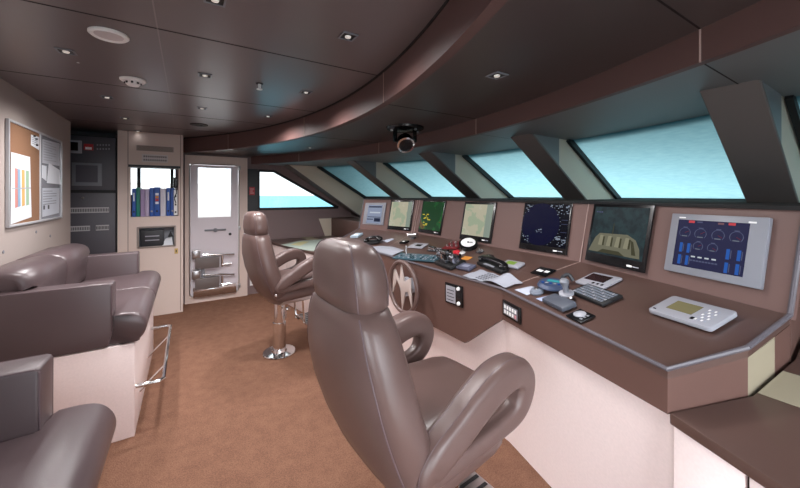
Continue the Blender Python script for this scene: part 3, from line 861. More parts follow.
m = MB(); m.box(ox0, ox1, CY+0.03, YP-0.1, oz0-0.03, oz0); m.build('binder_shelf', CABINET, root)
m = MB(); m.box(ox0-0.02, ox1+0.02, CY-0.012, CY+0.2, oz1-0.01, oz1+0.02); m.build('top_shelf', DARKGREY, root)
for u in (128.0, 180.5):
    x = cp(u, 200).x; m = MB(); m.box(x-0.004, x+0.004, CY-0.002, CY+0.001, 0.02, CTOP); m.build('joint_line', mat('cabinet_joint', '#8d7b73', .6), root)
a, b = cp(136, 145), cp(174, 152.5)
m = MB(); m.box(a.x, b.x, CY-0.006, CY, b.z, a.z); vg = m.build('vent_grille', mat('vent_beige', '#b5a69e', .5), root)
m = MB()
for k in range(6):
    z = lerp(b.z, a.z, (k+.5)/6); m.box(a.x+0.01, b.x-0.01, CY-0.0075, CY-0.006, z-.004, z+.004)
m.build('slats', mat('slat_taupe', '#7d706a', .6), vg)
a, b = cp(142, 154), cp(168, 163)
m = MB(); m.box(a.x, b.x, CY-0.008, CY, b.z, a.z); sp = m.build('perforated_plate', mat('plate_pale', '#cfc8c8', .5), root)
m = MB()
for k in range(11):
    for j in range(2):
        x = lerp(a.x, b.x, (k+1)/12); z = lerp(b.z, a.z, .28+.44*j); m.box(x-.0055, x+.0055, CY-.0095, CY-.008, z-.011, z+.011)
m.build('hole_pattern', BLACK_M, sp)
m = MB(); m.box(gx0, gx1, CY+0.1, CY+0.11, gz0, gz1); m.box(gx0, gx1, CY+0.028, CY+.1, gz0-.004, gz0); m.build('recess', GREY, root)
m = MB()
for bx in ((gx0-.012, gx0+.01, gz0-.01, gz1+.01), (gx1-.01, gx1+.012, gz0-.01, gz1+.01), (gx0, gx1, gz0-.012, gz0+.008), (gx0, gx1, gz1-.008, gz1+.012)):
    m.box(bx[0], bx[1], CY-.012, CY+.001, bx[2], bx[3])
m.build('recess_frame', mat('frame_taupe', '#8e827c', .4), root, bevel=.003)
a, b = cp(174.5, 248.5), cp(178, 253.5); m = MB(); m.box(a.x, b.x, CY-.006, CY, b.z, a.z); kh = m.build('lock_plate', mat('brass', '#c9a76a', .3, metal=.8), root)
m = MB(); m.box(lerp(a.x, b.x, .35), lerp(a.x, b.x, .65), CY-.0075, CY-.006, lerp(b.z, a.z, .3), lerp(b.z, a.z, .7)); m.build('keyhole', BLACK_M, kh)
# contents of the glazed recess
a, b = cp(140.5, 230.5, CY+.07), cp(164, 243, CY+.07)
t = thing('electronic_unit', 'dark grey electronic unit inside the cabinet recess', 'electronics', ((a.x+b.x)/2, CY+.06, gz0))
m = MB(); m.box(a.x, b.x, CY+.05, CY+.098, gz0+.001, a.z); m.build('body', DARKGREY, t, bevel=.005)
m = MB()
for z in (.35, .6): m.box(lerp(a.x, b.x, .2), lerp(a.x, b.x, .8), CY+.048, CY+.05, lerp(gz0, a.z, z), lerp(gz0, a.z, z)+.012)
m.build('front_slots', LGREY, t)
a, b = cp(162, 237, CY+.06), cp(173, 246, CY+.06)
m = MB(); m.prism([(a.x, CY+.05, gz0+.001), (b.x, CY+.03, gz0+.001), (b.x-.01, CY+.06, a.z), (a.x+.04, CY+.07, a.z-.02)], (0, .004, 0))
tag(m.build('paper_note', PAPER, None), 'crumpled white paper beside the unit in the cabinet recess', 'paper')
a = cp(170.5, 234, CY+.035)
m = MB(); m.prism([(a.x-.03, CY+.034, a.z-.035), (a.x+.03, CY+.034, a.z-.035), (a.x, CY+.034, a.z+.04)], (0, .004, 0))
tag(m.build('warning_sticker', BLACK_M, None), 'black triangular sticker in the corner of the cabinet recess', 'sticker')
# handsets on the right jamb
a, b = cp(173.3, 177.5), cp(177.7, 188)
xs = (a.x+b.x)/2
t = thing('radio_handset', 'black handset hung on the cabinet beside the binders', 'handset', (xs, CY, b.z))
m = MB(); m.box(a.x, b.x, CY-.045, CY-.001, b.z, a.z); m.build('body', BLACK, t, bevel=.01)
m = MB(); m.box(a.x+.012, b.x-.012, CY-.052, CY-.045, lerp(b.z, a.z, .55), lerp(b.z, a.z, .9)); m.build('speaker_pad', DARKGREY, t, bevel=.003)
m = MB(); pth = [(xs, CY-.02, b.z), (xs+.012, CY-.025, b.z-.06), (xs-.01, CY-.02, b.z-.13), (xs+.006, CY-.02, b.z-.2)]
m.tube(spline(pth, 6), .006, 6); m.build('cord', BLACK_M, t, smooth=True)
a, b = cp(173.8, 190), cp(177.5, 215)
m = MB(); m.box(a.x, b.x, CY-.012, CY-.001, b.z, a.z)
t = thing('switch_strip', 'narrow white switch strip below the black handset', 'switch', ((a.x+b.x)/2, CY-.006, b.z))
m.build('plate', WHITE, t, bevel=.003)
m = MB()
for k in (.12, .42, .75):
    z = lerp(b.z, a.z, k); m.box(lerp(a.x, b.x, .3), lerp(a.x, b.x, .7), CY-.015, CY-.012, z-.012, z+.012)
m.build('buttons', BLACK_M, t)
# binders
BI = [(132.0, 136.0, 188.5, 'binder_blue', 'slim navy binder, first on the shelf', BLUE, 'dots'),
      (136.2, 140.2, 187.5, 'binder_green', 'teal green binder among blue ones', GREENB, None),
      (140.5, 145.0, 189, 'binder_mauve', 'wide mauve binder next to the teal one', MAUVE, None),
      (145.2, 149.3, 189, 'binder_mauve', 'mauve binder leaning against the blue binders', mat('binder_lilac', '#b7a9c4', .55), None),
      (149.6, 154.0, 187.8, 'b', 'blue binder with a small round finger hole, beside the mauve pair', BLUE, 'dot'),
      (154.2, 160.0, 187.2, 'b', 'blue binder with a colourful red and yellow spine label', BLUE, 'colour'),
      (160.4, 166.0, 188.5, 'b', 'white folder leaning in the binder row', mat('folder_white', '#d5d2de', .6), None),
      (166.4, 170.4, 187.8, 'b', 'blue binder right after the white folder', BLUE, 'white'),
      (170.6, 174.6, 188, 'b', 'last blue binder at the handset end', BLUE, 'dot')]
by0 = CY+0.035
for (u0, u1, v, _, lab, mt, mark) in BI:
    xa, xb = at(u0, 200, Y=by0).x, at(u1, 200, Y=by0).x - .002; zt2 = at(u0, v, Y=by0).z
    t = thing('binder', lab, 'binder', ((xa+xb)/2, by0+.1, oz0+.001), 'ring binders on the cabinet shelf')
    m = MB(); m.box(xa, xb, by0, by0+.22, oz0+.001, zt2); m.build('cover', mt, t, bevel=.004)
    mm = MB(); xc = (xa+xb)/2; w = (xb-xa)
    if mark == 'colour':
        for k, mi in enumerate((0, 1, 2, 0)):
            mm.box(xa+.012, xb-.012, by0-.0025, by0-.0005, lerp(oz0, zt2, .42+.1*k), lerp(oz0, zt2, .5+.1*k), mi)
        mm.build('spine_label', [PAPER, RED, ORANGE], t)
        mm = MB(); mm.lathe([(0, 0), (.012, 0), (.012, .002), (0, .002)], (xc, by0-.0005, lerp(oz0, zt2, .18)), (0, -1, 0), 12); mm.build('finger_hole', BLACK_M, t)
    elif mark in ('white', 'dots', 'dot'):
        if mark != 'dot': mm.box(xa+.012, xb-.012, by0-.0025, by0-.0005, lerp(oz0, zt2, .55), lerp(oz0, zt2, .85)); mm.build('spine_label', PAPER, t); mm = MB()
        mm.lathe([(0, 0), (.012, 0), (.012, .002), (0, .002)], (xc, by0-.0005, lerp(oz0, zt2, .18)), (0, -1, 0), 12); mm.build('finger_hole', LGREY if mark == 'dot' else BLACK_M, t)
# equipment rack
rx0, rx1 = -1.42, cp(115.3, 200).x
root = thing('equipment_rack', 'dark grey electrical rack in the niche beside the cabinet', 'rack', ((rx0+rx1)/2, CY+.1, 0))
RT = cp(100, 137).z
m = MB(); m.box(rx0, rx1+.012, CY+.02, CY+.35, 0, RT+.01); m.build('case', BLACK_M, root)
zs0, zs1 = cp(100, 190).z, cp(100, 193).z
m = MB(); m.box(rx0+.01, rx1, CY, CY+.018, zs0, RT); up = m.build('upper_door', RACK, root, bevel=.004)
m = MB(); m.box(rx0+.01, rx1, CY, CY+.018, .35, zs1); lo_ = m.build('lower_door', RACK, root, bevel=.004)
def rbox(name, mt, par, u0, v0, u1, v1, d=.01, bev=.002):
    a, b = cp(u0, v0), cp(u1, v1); mm = MB(); mm.box(a.x, b.x, CY-d, CY-.0005, b.z, a.z); return mm.build(name, mt, par, bevel=bev)
s_ = rbox('small_screen', LGREY, up, 69, 140, 82, 153.5, .02)
a, b = cp(70, 142), cp(78.5, 151); mm = MB(); mm.box(a.x, b.x, CY-.0215, CY-.0195, b.z, a.z); mm.build('screen_glass', BLACK, s_) if False else tag(mm.build('screen_glass', BLACK, up))
rbox('alarm_panel', RED, up, 84, 143.8, 93.5, 150.5, .012)
a, b = cp(85.5, 147), cp(92, 149.8); mm = MB(); mm.box(a.x, b.x, CY-.0145, CY-.0125, b.z, a.z); mm.build('alarm_buttons', WHITE, up)
mm = MB()
for k in range(5):
    for j in range(2):
        p = cp(97.5+k*2.9, 145+j*4); mm.box(p.x-.006, p.x+.006, CY-.006, CY-.0005, p.z-.008, p.z+.008)
mm.build('indicator_buttons', LGREY, up)
rbox('monitor_frame', GREY, up, 72, 162.5, 102, 186, .012)
a, b = cp(76, 165), cp(98, 182.5); mm = MB(); mm.box(a.x, b.x, CY-.0135, CY-.0115, b.z, a.z); mm.build('monitor_screen', mat('rack_screen', '#504e57', .3), up)
p = cp(83, 198); mm = MB(); mm.lathe([(0, 0), (.014, 0), (.014, .012), (0, .012)], (p.x, CY-.0005, p.z), (0, -1, 0), 12); mm.build('latch_knob', CHROME, lo_)
def breakers(u0, u1, v0, v1, n):
    rbox('breaker_strip', mat('strip_taupe', '#b6b2b4', .5), lo_, u0, v0, u1, v1, .008, 0)
    mm = MB(); a, b = cp(u0, v0), cp(u1, v1)
    for k in range(n):
        x = lerp(a.x, b.x, (k+.5)/n); mm.box(x-.004, x+.004, CY-.0105, CY-.0075, lerp(b.z, a.z, .2), lerp(b.z, a.z, .8))
    mm.build('breaker_buttons', DARKGREY, lo_)
breakers(66, 109, 207.8, 212.5, 26); breakers(66, 90, 226.5, 230.8, 14); breakers(96, 109, 225.2, 230, 9)

# ================================================================== notice board
BX = XA+0.012
def bp_(u, v): return at(u, v, X=BX)
a, b = bp_(8, 122), bp_(61, 217.5)
by_0, by_1, bz0, bz1 = bp_(8, 150).y, bp_(61, 180).y, (bp_(8, 226).z+bp_(61, 217).z)/2, (bp_(8, 122).z+bp_(61, 141).z)/2
root = thing('notice_board', 'framed notice board, half cork and half glass, on the beige wall', 'notice board', (XA, (by_0+by_1)/2, bz0))
ysp = bp_(39.5, 180).y
m = MB(); m.box(XA+.001, BX, by_0, ysp, bz0, bz1); m.build('cork_half', CORK, root)
m = MB(); m.box(XA+.001, BX, ysp, by_1, bz0, bz1); m.build('grey_half', mat('board_grey', '#a2a3ab', .15, coat=.5), root)
m = MB()
for bx in ((by_0-.012, by_0+.006, bz0-.012, bz1+.012), (by_1-.006, by_1+.01, bz0-.012, bz1+.012), (by_0, by_1, bz0-.012, bz0+.006), (by_0, by_1, bz1-.006, bz1+.012), (ysp-.006, ysp+.006, bz0, bz1)):
    m.box(XA+.001, BX+.010, *bx)
m.build('board_frame', mat('frame_silver', '#c6c6c9', .35, metal=.3), root, bevel=.004)
def sheet(label, cs, mt, extra=None, curl=0.0):
    q = [bp_(*c) for c in cs]; mm = MB()
    q = [Vector((BX+.002+(curl if i == 2 else 0), p.y, p.z)) for i, p in enumerate(q)]
    mm.prism(q, (.0015, 0, 0)); t = thing('paper_sheet', label, 'paper', (BX+.002, q[0].y, min(p.z for p in q)), 'papers pinned to the notice board')
    mm.build('sheet', mt, t); return t, q
STR = [mat('stripe_'+k, c, .8, spec=.1) for k, c in (('rose', '#c98d86'), ('blue', '#8fa9c4'), ('ochre', '#d1aa6d'), ('green', '#9db89c'))]
t, q = sheet('tall white chart with coloured vertical columns pinned on the cork', [(10.5, 152), (29.5, 157), (31, 217), (10, 224.5)], PAPER)
mm = MB()
for k in range(4):
    u0 = 12.5+k*4.2; v0 = 168+k*.8
    if k == 0: u0 = 14
    c4 = [bp_(u0, v0), bp_(u0+3.0, v0+.6), bp_(u0+3.2, 207-k*.8), bp_(u0+.3, 208-k*.8)]
    mm.prism([Vector((BX+.0036, p.y, p.z)) for p in c4], (.0006, 0, 0), k)
mm.build('column_print', STR, t)
mm = MB(); c4 = [bp_(11, 188), bp_(30, 187.5), bp_(30, 188.5), bp_(11, 189)]; mm.prism([Vector((BX+.0043, p.y, p.z)) for p in c4], (.0005, 0, 0)); mm.build('fold_line', LGREY, t)
def lines(t, c, n, mt=GREY):
    mm = MB(); tl_, tr_, br_, bl_ = [bp_(*x) for x in c]
    for k in range(n):
        f0 = (k+.3)/n; f1 = (k+.6)/n; w = .9 if k % 3 else .6
        P = [tl_.lerp(bl_, f0), tl_.lerp(bl_, f0).lerp(tr_.lerp(br_, f0), w), tl_.lerp(bl_, f1).lerp(tr_.lerp(br_, f1), w), tl_.lerp(bl_, f1)]
        mm.prism([Vector((BX+.0036, p.y, p.z)) for p in P], (.0005, 0, 0))
    mm.build('text_print', mt, t)
t, q = sheet('narrow white note pinned at the top of the cork', [(30.5, 134.5), (38.5, 137), (38.5, 150), (30.5, 145)], PAPER); lines(t, [(31.5, 136.5), (37.5, 138.5), (37.5, 147), (31.5, 144)], 4)
mm = MB()
for (u, v) in ((35, 139), (35.5, 145), (33, 136)):
    p = bp_(u, v); mm.lathe([(0, 0), (.008, 0), (.006, .012), (0, .012)], (BX+.004, p.y, p.z), (1, 0, 0), 10)
mm.build('pushpins', BLACK, t)
t, q = sheet('pale grey printed page in the upper glass half', [(42, 139), (59, 143.5), (59, 166), (42, 163)], mat('paper_grey', '#c3c5cd', .7)); lines(t, [(43, 140), (57, 145), (57, 163), (43, 161)], 8, LGREY)
t, q = sheet('bright white note in the middle of the glass half, next to the frame post', [(41.5, 165), (46, 166), (46, 181), (41.5, 177.5)], PAPER)
t, q = sheet('wide bright white note in the middle of the glass half', [(48.5, 163), (59, 170), (59, 184.5), (46.5, 183)], PAPER, curl=.01)
t, q = sheet('pale typed page in the lower glass half', [(42, 188), (59, 188), (58.5, 213), (42, 217)], mat('paper_pale', '#c3c6cf', .7)); lines(t, [(42.5, 190), (57.5, 190), (57, 204), (42.5, 206)], 6, GREY)
for (u, v) in ((43.5, 207.5), (48, 207)):
    mm = MB(); p = bp_(u, v); mm.box(BX+.0036, BX+.0044, p.y-.02, p.y+.02, p.z-.018, p.z+.018); mm.build('stamp_print', DARKGREY, t)
# ================================================================== screens in the instrument panel
def panel_plane(i):
    a, b = V3(BK[i], ZK[i]-0.015), V3(BK[i+1], ZK[i+1]-0.015); d = Vector((*BT[i], ZSILL-0.012))
    n = (b-a).cross(d-a).normalized()
    if n.x > 0: n = -n
    return a, n
def quad_frame(i, TL, TR, BR, BL):
    p0, n = panel_plane(i)
    tl, tr, br, bl = [on_plane(*c, p0, n) for c in (TL, TR, BR, BL)]
    o = bl; x = ((br-bl)+(tr-tl)); W = x.length/2; y = ((tl-bl)+(tr-br)); H = y.length/2
    c = (tl+tr+br+bl)/4
    x.normalize(); y = (y - x*y.dot(x)).normalized(); z = x.cross(y)
    if z.dot(n) < 0: z = -z
    o = c - x*W/2 - y*H/2
    M = Matrix(((x.x,y.x,z.x,o.x),(x.y,y.y,z.y,o.y),(x.z,y.z,z.z,o.z),(0,0,0,1)))
    return M, W, H
EMX = .6
_lcd = lcd
def lcd(n, c, s=1.0): return _lcd(n, c, s*EMX)
def noise_screen(name, stops, scale, strength=1.0):
    m = bpy.data.materials.new(name); m.use_nodes = True; nt = m.node_tree; b = nt.nodes['Principled BSDF']
    b.inputs['Base Color'].default_value = (.01, .01, .01, 1); b.inputs['Roughness'].default_value = .25; b.inputs['Specular IOR Level'].default_value = .1
    tc = nt.nodes.new('ShaderNodeTexCoord'); n = nt.nodes.new('ShaderNodeTexNoise'); n.inputs['Scale'].default_value = scale; n.inputs['Detail'].default_value = 4
    nt.links.new(tc.outputs['Object'], n.inputs['Vector'])
    r = nt.nodes.new('ShaderNodeValToRGB'); r.color_ramp.interpolation = 'CONSTANT'
    el = r.color_ramp.elements
    while len(el) < len(stops): el.new(.5)
    for e, (p, c) in zip(el, stops): e.position = p; e.color = (*lin(c), 1)
    nt.links.new(n.outputs['Fac'], r.inputs['Fac']); nt.links.new(r.outputs['Color'], b.inputs['Emission Color'])
    b.inputs['Emission Strength'].default_value = strength*EMX
    return m

CHART = noise_screen('chart_display', [(0, '#a4b096'), (.44, '#bdb8a0'), (.58, '#c3bea9'), (.66, '#aeb597')], 9, .8)
RADARG = noise_screen('green_radar_display', [(0, '#0f3d1c'), (.52, '#1a5a2a'), (.60, '#6a5228'), (.67, '#4d3c22')], 7, .8)
NAVY = lcd('navy_display', '#0a0c3a', .5)
NAVY2 = lcd('navy_dark_display', '#06071c', .5)
SEAD = noise_screen('sea_camera_display', [(0, '#17262b'), (.45, '#1d3035'), (.55, '#22383c')], 25, .8)
DECKD = lcd('camera_deck', '#85836f', .6); DECKD2 = lcd('camera_deck_shade', '#55533f', .55); HATCH = lcd('camera_hatch', '#a5a188', .6)
ENG = lcd('engine_display', '#2c2d4e', .8)
CYW = lcd('display_white', '#c8d0dc', .8); CBLUE = lcd('display_blue', '#2c5fb4', .8); CRED = lcd('display_red', '#d04a52', .8); CGREY = lcd('display_grey', '#5a5f80', .7)
CYEL = lcd('display_yellow', '#c9b840', .8); CSIDE = lcd('chart_sidebar', '#9aa79a', .7); CLCD = lcd('text_display', '#98a2bb', .75); CDRK = lcd('display_text_dark', '#3a4260', .4)
def screen(name, label, cat, i, cs, bezel_mat, disp_mat, margins, depth=.012):
    M, W, H = quad_frame(i, *cs)
    root = thing(name, label, cat, M.translation + M.to_3x3() @ Vector((W/2, 0, 0)))
    m = MB(M); m.box(0, W, 0, H, .0006, depth); m.build('bezel', bezel_mat, root, bevel=.003)
    l, r, b, t = margins
    m = MB(M); m.box(W*l, W*(1-r), H*b, H*(1-t), depth+.0002, depth+.0012); d = m.build('display', disp_mat, root)
    return root, M, W, H, depth+.0014
def quads(M, z, rects, mats, name, par):
    m = MB(M)
    for (x0, x1, y0, y1, mi) in rects: m.box(x0, x1, y0, y1, z, z+.0006, mi)
    return m.build(name, mats, par)
def logo(M, W, H, z, root, x0=.74, x1=.92, y=.055):
    quads(M, z-.0014+.0002, [(W*x0, W*(x0+.08), H*(y-.014), H*(y+.014), 0), (W*(x0+.09), W*x1, H*(y-.008), H*(y+.008), 1)], [WHITE, LGREY], 'bezel_marking', root)

# 1 grey text display
rt, M, W, H, z = screen('text_display', 'grey framed text display at the port end of the instrument panel', 'screen', 2, [(366.5, 203), (387.3, 203), (383.2, 225.3), (362.8, 224)], mat('bezel_grey', '#84858d', .45), CLCD, (.18, .13, .06, .1))
quads(M, z, [(W*.22, W*.84, H*(.78), H*(.84), 0), (W*.3, W*.8, H*.52, H*.58, 1), (W*.2, W*.5, H*.22, H*.26, 0), (W*.55, W*.84, H*.14, H*.3, 0), (W*.22, W*.84, H*.33, H*.36, 0)], [CDRK, CYW], 'text_print', rt)
# 2 chart
rt, M, W, H, z = screen('chart_display', 'tan chart screen with black bezel next to the grey text display', 'screen', 2, [(392, 200.5), (415.2, 200.2), (411, 231.3), (387.5, 229)], BLACK, CHART, (.06, .06, .12, .06))
quads(M, z, [(W*.78, W*.94, H*.12, H*.94, 0)], [CSIDE], 'side_bar', rt); logo(M, W, H, z, rt)
# 3 green radar
rt, M, W, H, z = screen('radar_display', 'green and brown radar screen with yellow echoes', 'screen', 1, [(424.3, 200.5), (447.3, 201), (440.3, 235.5), (418.5, 231.5)], BLACK, RADARG, (.04, .04, .1, .04))
random.seed(3)
quads(M, z, [(W*x, W*(x+.05+.05*random.random()), H*y, H*(y+.03), 0) for x, y in [(.1+.3*random.random(), .2+.4*random.random()) for _ in range(14)]], [CYEL], 'echo_print', rt); logo(M, W, H, z, rt)
# 4 chart
rt, M, W, H, z = screen('chart_display', 'larger tan chart screen between the green radar and the navy radar', 'screen', 1, [(465.7, 202), (497.7, 202.8), (491.2, 243.6), (460.3, 239)], BLACK, CHART, (.06, .06, .13, .06))
quads(M, z, [(W*.76, W*.94, H*.13, H*.94, 0)], [CSIDE], 'side_bar', rt); logo(M, W, H, z, rt)
# 5 navy radar
rt, M, W, H, z = screen('radar_display', 'large navy radar screen with round scan area and white figures', 'screen', 1, [(526.3, 203), (574.3, 203.5), (567.2, 255.8), (519.8, 248)], BLACK, NAVY2, (.03, .03, .12, .03))
m = MB(M); m.lathe([(0, 0), (W*.40, 0), (W*.40, .0006), (0, .0006)], (W*.41, H*.55, z), (0, 0, 1), 40)
cx_, cy_ = W*.41, H*.55
m.build('scan_area', NAVY, rt)
rc = []
for k in range(36):
    a = 2*PI*k/36; r = W*.415; x, y = cx_+r*math.cos(a), cy_+r*math.sin(a)
    if x < W*.95 and H*.13 < y < H*.96: rc.append((x-.002, x+.002, y-.002, y+.002, 0))
random.seed(5)
for (xa, xb, ya, yb, n) in ((.05, .16, .8, .95, 7), (.74, .95, .75, .95, 18), (.55, .95, .9, .96, 8), (.05, .2, .16, .28, 8), (.70, .95, .15, .33, 22), (.32, .5, .38, .46, 9)):
    for _ in range(n):
        x = lerp(xa, xb, random.random())*W; y = lerp(ya, yb, random.random())*H; w = (.01+.035*random.random())*W; rc.append((x, min(x+w, W*.96), y, y+.0045, 0))
for yy_ in (.42, .58, .66): rc.append((W*.84, W*.96, H*yy_, H*yy_+.002, 1))
quads(M, z+.0008, rc, [lcd('radar_text', '#a9b4c8', .6), CGREY], 'figure_markings', rt); logo(M, W, H, z, rt)
# 6 bow camera
rt, M, W, H, z = screen('camera_display', 'black monitor showing a camera view of a pale ship bow at sea', 'screen', 0, [(598, 204.3), (658, 205.5), (646, 273.3), (586, 259.2)], BLACK, SEAD, (.05, .05, .15, .05))
m = MB(M)
def mp(x, y, dz=0): return (W*(.48+(x-.5)*1.03), H*(y+.02), z+dz)
m.prism([mp(.08, .16), (mp(.92, .16)), mp(.9, .3), mp(.83, .43), mp(.7, .50), mp(.24, .48), mp(.17, .40)], (0, 0, .0006), 0)
m.prism([mp(.25, .16, .0007), mp(.7, .16, .0007), mp(.6, .22, .0007), mp(.33, .22, .0007)], (0, 0, .0004), 1)
for k in range(4):
    x = .24+.14*k; m.prism([mp(x+.03, .28, .0007), mp(x+.10, .28, .0007), mp(x+.10, .43, .0007), mp(x+.04, .43, .0007)], (0, 0, .0004), 1)
    m.prism([mp(x, .28, .0012), mp(x+.07, .28, .0012), mp(x+.075, .45, .0012), mp(x+.02, .45, .0012)], (0, 0, .0004), 2)
m.prism([mp(.80, .2, .0007), mp(.86, .2, .0007), mp(.80, .4, .0007), mp(.76, .42, .0007)], (0, 0, .0004), 1)
m.prism([mp(.455, .48), mp(.465, .48), mp(.465, .66), mp(.455, .66)], (0, 0, .0006), 1)
for k in range(4): m.prism([mp(.12+.03*k, .83), mp(.14+.03*k, .83), mp(.14+.03*k, .85), mp(.12+.03*k, .85)], (0, 0, .0006), 3)
m.build('picture_print', [DECKD, DECKD2, HATCH, CGREY], rt); logo(M, W, H, z, rt)
# 7 engine display
rt, M, W, H, z = screen('engine_display', 'wide grey framed engine monitor with blue gauges on a dark screen', 'screen', 0, [(676, 214), (774, 219), (764, 290), (667, 270.5)], mat('bezel_grey', '#84858d', .45), ENG, (.10, .155, .12, .10), .022)
rc = []
X0, X1, Y0_, Y1_ = .10, .845, .12, .90
def R(x, w, y, h, mi): rc.append((W*(X0+(X1-X0)*x), W*(X0+(X1-X0)*(x+w)), H*(Y0_+(Y1_-Y0_)*y), H*(Y0_+(Y1_-Y0_)*(y+h)), mi))
for x, y in ((.08, .30), (.20, .30), (.08, .04), (.20, .04), (.76, .28), (.90, .28), (.76, .02), (.90, .02)):
    R(x, .045, y, .2, 0); R(x+.055, .012, y+.02, .16, 2)
    quads(M, z, rc, [CBLUE, CRED, CGREY], 'bar_gauge', rt); rc.clear()
for x, w_, y, h_, mi in ((.17, .09, .94, .05, 1), (.74, .09, .94, .05, 1), (.6, .08, .94, .04, 3), (.3, .08, .95, .03, 2)):
    R(x, w_, y, h_, mi); quads(M, z, rc, [CBLUE, CRED, CGREY, lcd('display_pinkgrey', '#9a7078', .5)], 'alarm_tag', rt); rc.clear()
for k in range(4): R(.28+.1*k, .06, .22, .03, 4)
for k in range(9): R(.27+.045*k, .035, .14, .03, 2)
quads(M, z, rc, [CBLUE, CRED, CGREY, CGREY, CYW], 'text_print', rt)
for gx, gy, gr in ((.13, .72, .085), (.37, .72, .085), (.62, .72, .085), (.86, .72, .085), (.36, .46, .07), (.57, .46, .07)):
    m = MB(M); c = (W*(X0+(X1-X0)*gx), H*(Y0_+(Y1_-Y0_)*gy)); r = gr*W*.75
    m.tube([(c[0]+r*math.cos(a), c[1]+r*math.sin(a), z) for a in [PI*1.25-PI*1.5*k/14 for k in range(15)]], .0013, 4)
    m.tube([(c[0], c[1], z), (c[0]+r*.7, c[1]+r*.4*(1 if gx < .5 else -1), z)], .0009, 4, mi=1)
    m.box(c[0]-r*.5, c[0]+r*.5, c[1]-r*.75, c[1]-r*.55, z, z+.0006, 2); m.box(c[0]-r*.4, c[0]+r*.4, c[1]+r*1.05, c[1]+r*1.2, z, z+.0006, 0)
    m.build('dial', [CGREY, lcd('needle_red', '#90404a', .5), lcd('dim_white', '#8890a4', .5)], rt)
quads(M, z-.0012, [(W*.10, W*.18, H*.925, H*.945, 0), (W*.83, W*.90, H*.905, H*.93, 0)], [WHITE], 'bezel_marking', rt)

# ================================================================== instruments on the desk
MB.AX = (-.287, 0, .958)
def dframe(c0, c1, c2, c3):
    """best rectangle on the desk through four picked corners: x along the front side, y away from the viewer, z up."""
    P = [desk(*c) for c in (c0, c1, c2, c3)]
    x = ((P[1]-P[0])+(P[2]-P[3]))/2; y = ((P[3]-P[0])+(P[2]-P[1]))/2; W, H = x.length, y.length
    x.normalize(); y.normalize(); a = (x+y).normalized(); b = (y-x).normalized()
    x, y = (a-b).normalized(), (a+b).normalized(); z = x.cross(y)
    if z.z < 0: z = -z
    c = sum(P, Vector())/4 - x*W/2 - y*H/2
    return Matrix(((x.x,y.x,z.x,c.x),(x.y,y.y,z.y,c.y),(x.z,y.z,z.z,c.z),(0,0,0,1))), W, H
def dthing(name, label, cat, M, W, H, group=None):
    return thing(name, label, cat, M @ Vector((W/2, H/2, 0)), group)
G = .004
# each item: c0 = corner nearest the front edge on the port side, x along the console towards starboard... y away from the viewer
def plate(name, label, cat, c0, c1, c2, c3, h, mt, part='body', bev=.004, rad=None, lift=0.0):
    M, W, H = dframe(c0, c1, c2, c3)
    M = Matrix.Translation((0, 0, lift)) @ M
    r = dthing(name, label, cat, M, W, H)
    m = MB(M)
    if rad:
        m.prism([(W/2+a, H/2+b, G) for a, b in rrect(W, H, rad)], (0, 0, h-G))
    else: m.box(0, W, 0, H, G, h)
    m.build(part, mt, r, bevel=bev)
    return r, M, W, H
# alarm panel by the engine display
rt, M, W, H = plate('alarm_unit', 'pale grey alarm unit with amber screen and keypad below the engine display', 'control unit', (653, 314.5), (711, 337), (736, 319), (673.5, 299.5), .022, LGREY, rad=.012, lift=.004)
quads(M, .0222, [(W*.19, W*.60, H*.30, H*.78, 0)], [mat('amber_lcd', '#6d6748', .25, emit='#6a6244', estr=.12)], 'lcd_screen', rt)
rc = [(W*(.70+.045*i), W*(.727+.045*i), H*(.16+.13*j), H*(.23+.13*j), (i+j) % 2) for i in range(4) for j in range(5)]; rc.append((W*.64, W*.69, H*.13, H*.24, 2)); rc.append((W*.05, W*.1, H*.1, H*.14, 2))
quads(M, .0222, rc, [WHITE, mat('key_blue_grey', '#9a9fae', .5), BLACK], 'keypad_buttons', rt)
# voyage recorder panel
rt, M, W, H = plate('display_panel', 'pale grey panel with dark red screen beside the long keyboard', 'control unit', (576.5, 284), (603, 292), (622, 281), (594.5, 273.5), .015, LGREY, rad=.01)
quads(M, .0152, [(W*.08, W*.78, H*.36, H*.86, 0)], [mat('dark_red_lcd', '#231317', .25)], 'lcd_screen', rt)
quads(M, .0152, [(W*(.5+.15*k), W*(.58+.15*k), H*.16, H*.27, 0) for k in range(3)] , [BLACK], 'push_buttons', rt)
# keyboard
rt, M, W, H = plate('keyboard', 'long black keyboard with pale keys on the console', 'keyboard', (572, 294.8), (602, 308.3), (622.5, 300), (589, 285.5), .02, BLACK_M)
rc = []
for i in range(14):
    for j in range(5): rc.append((W*(.06+.063*i), W*(.107+.063*i), H*(.1+.17*j), H*(.22+.17*j), (i*3+j) % 5 == 0))
quads(M, .0202, [(a, b, c, d, int(e)) for a, b, c, d, e in rc], [mat('key_pale', '#747c88', .5), LGREY], 'key_buttons', rt)
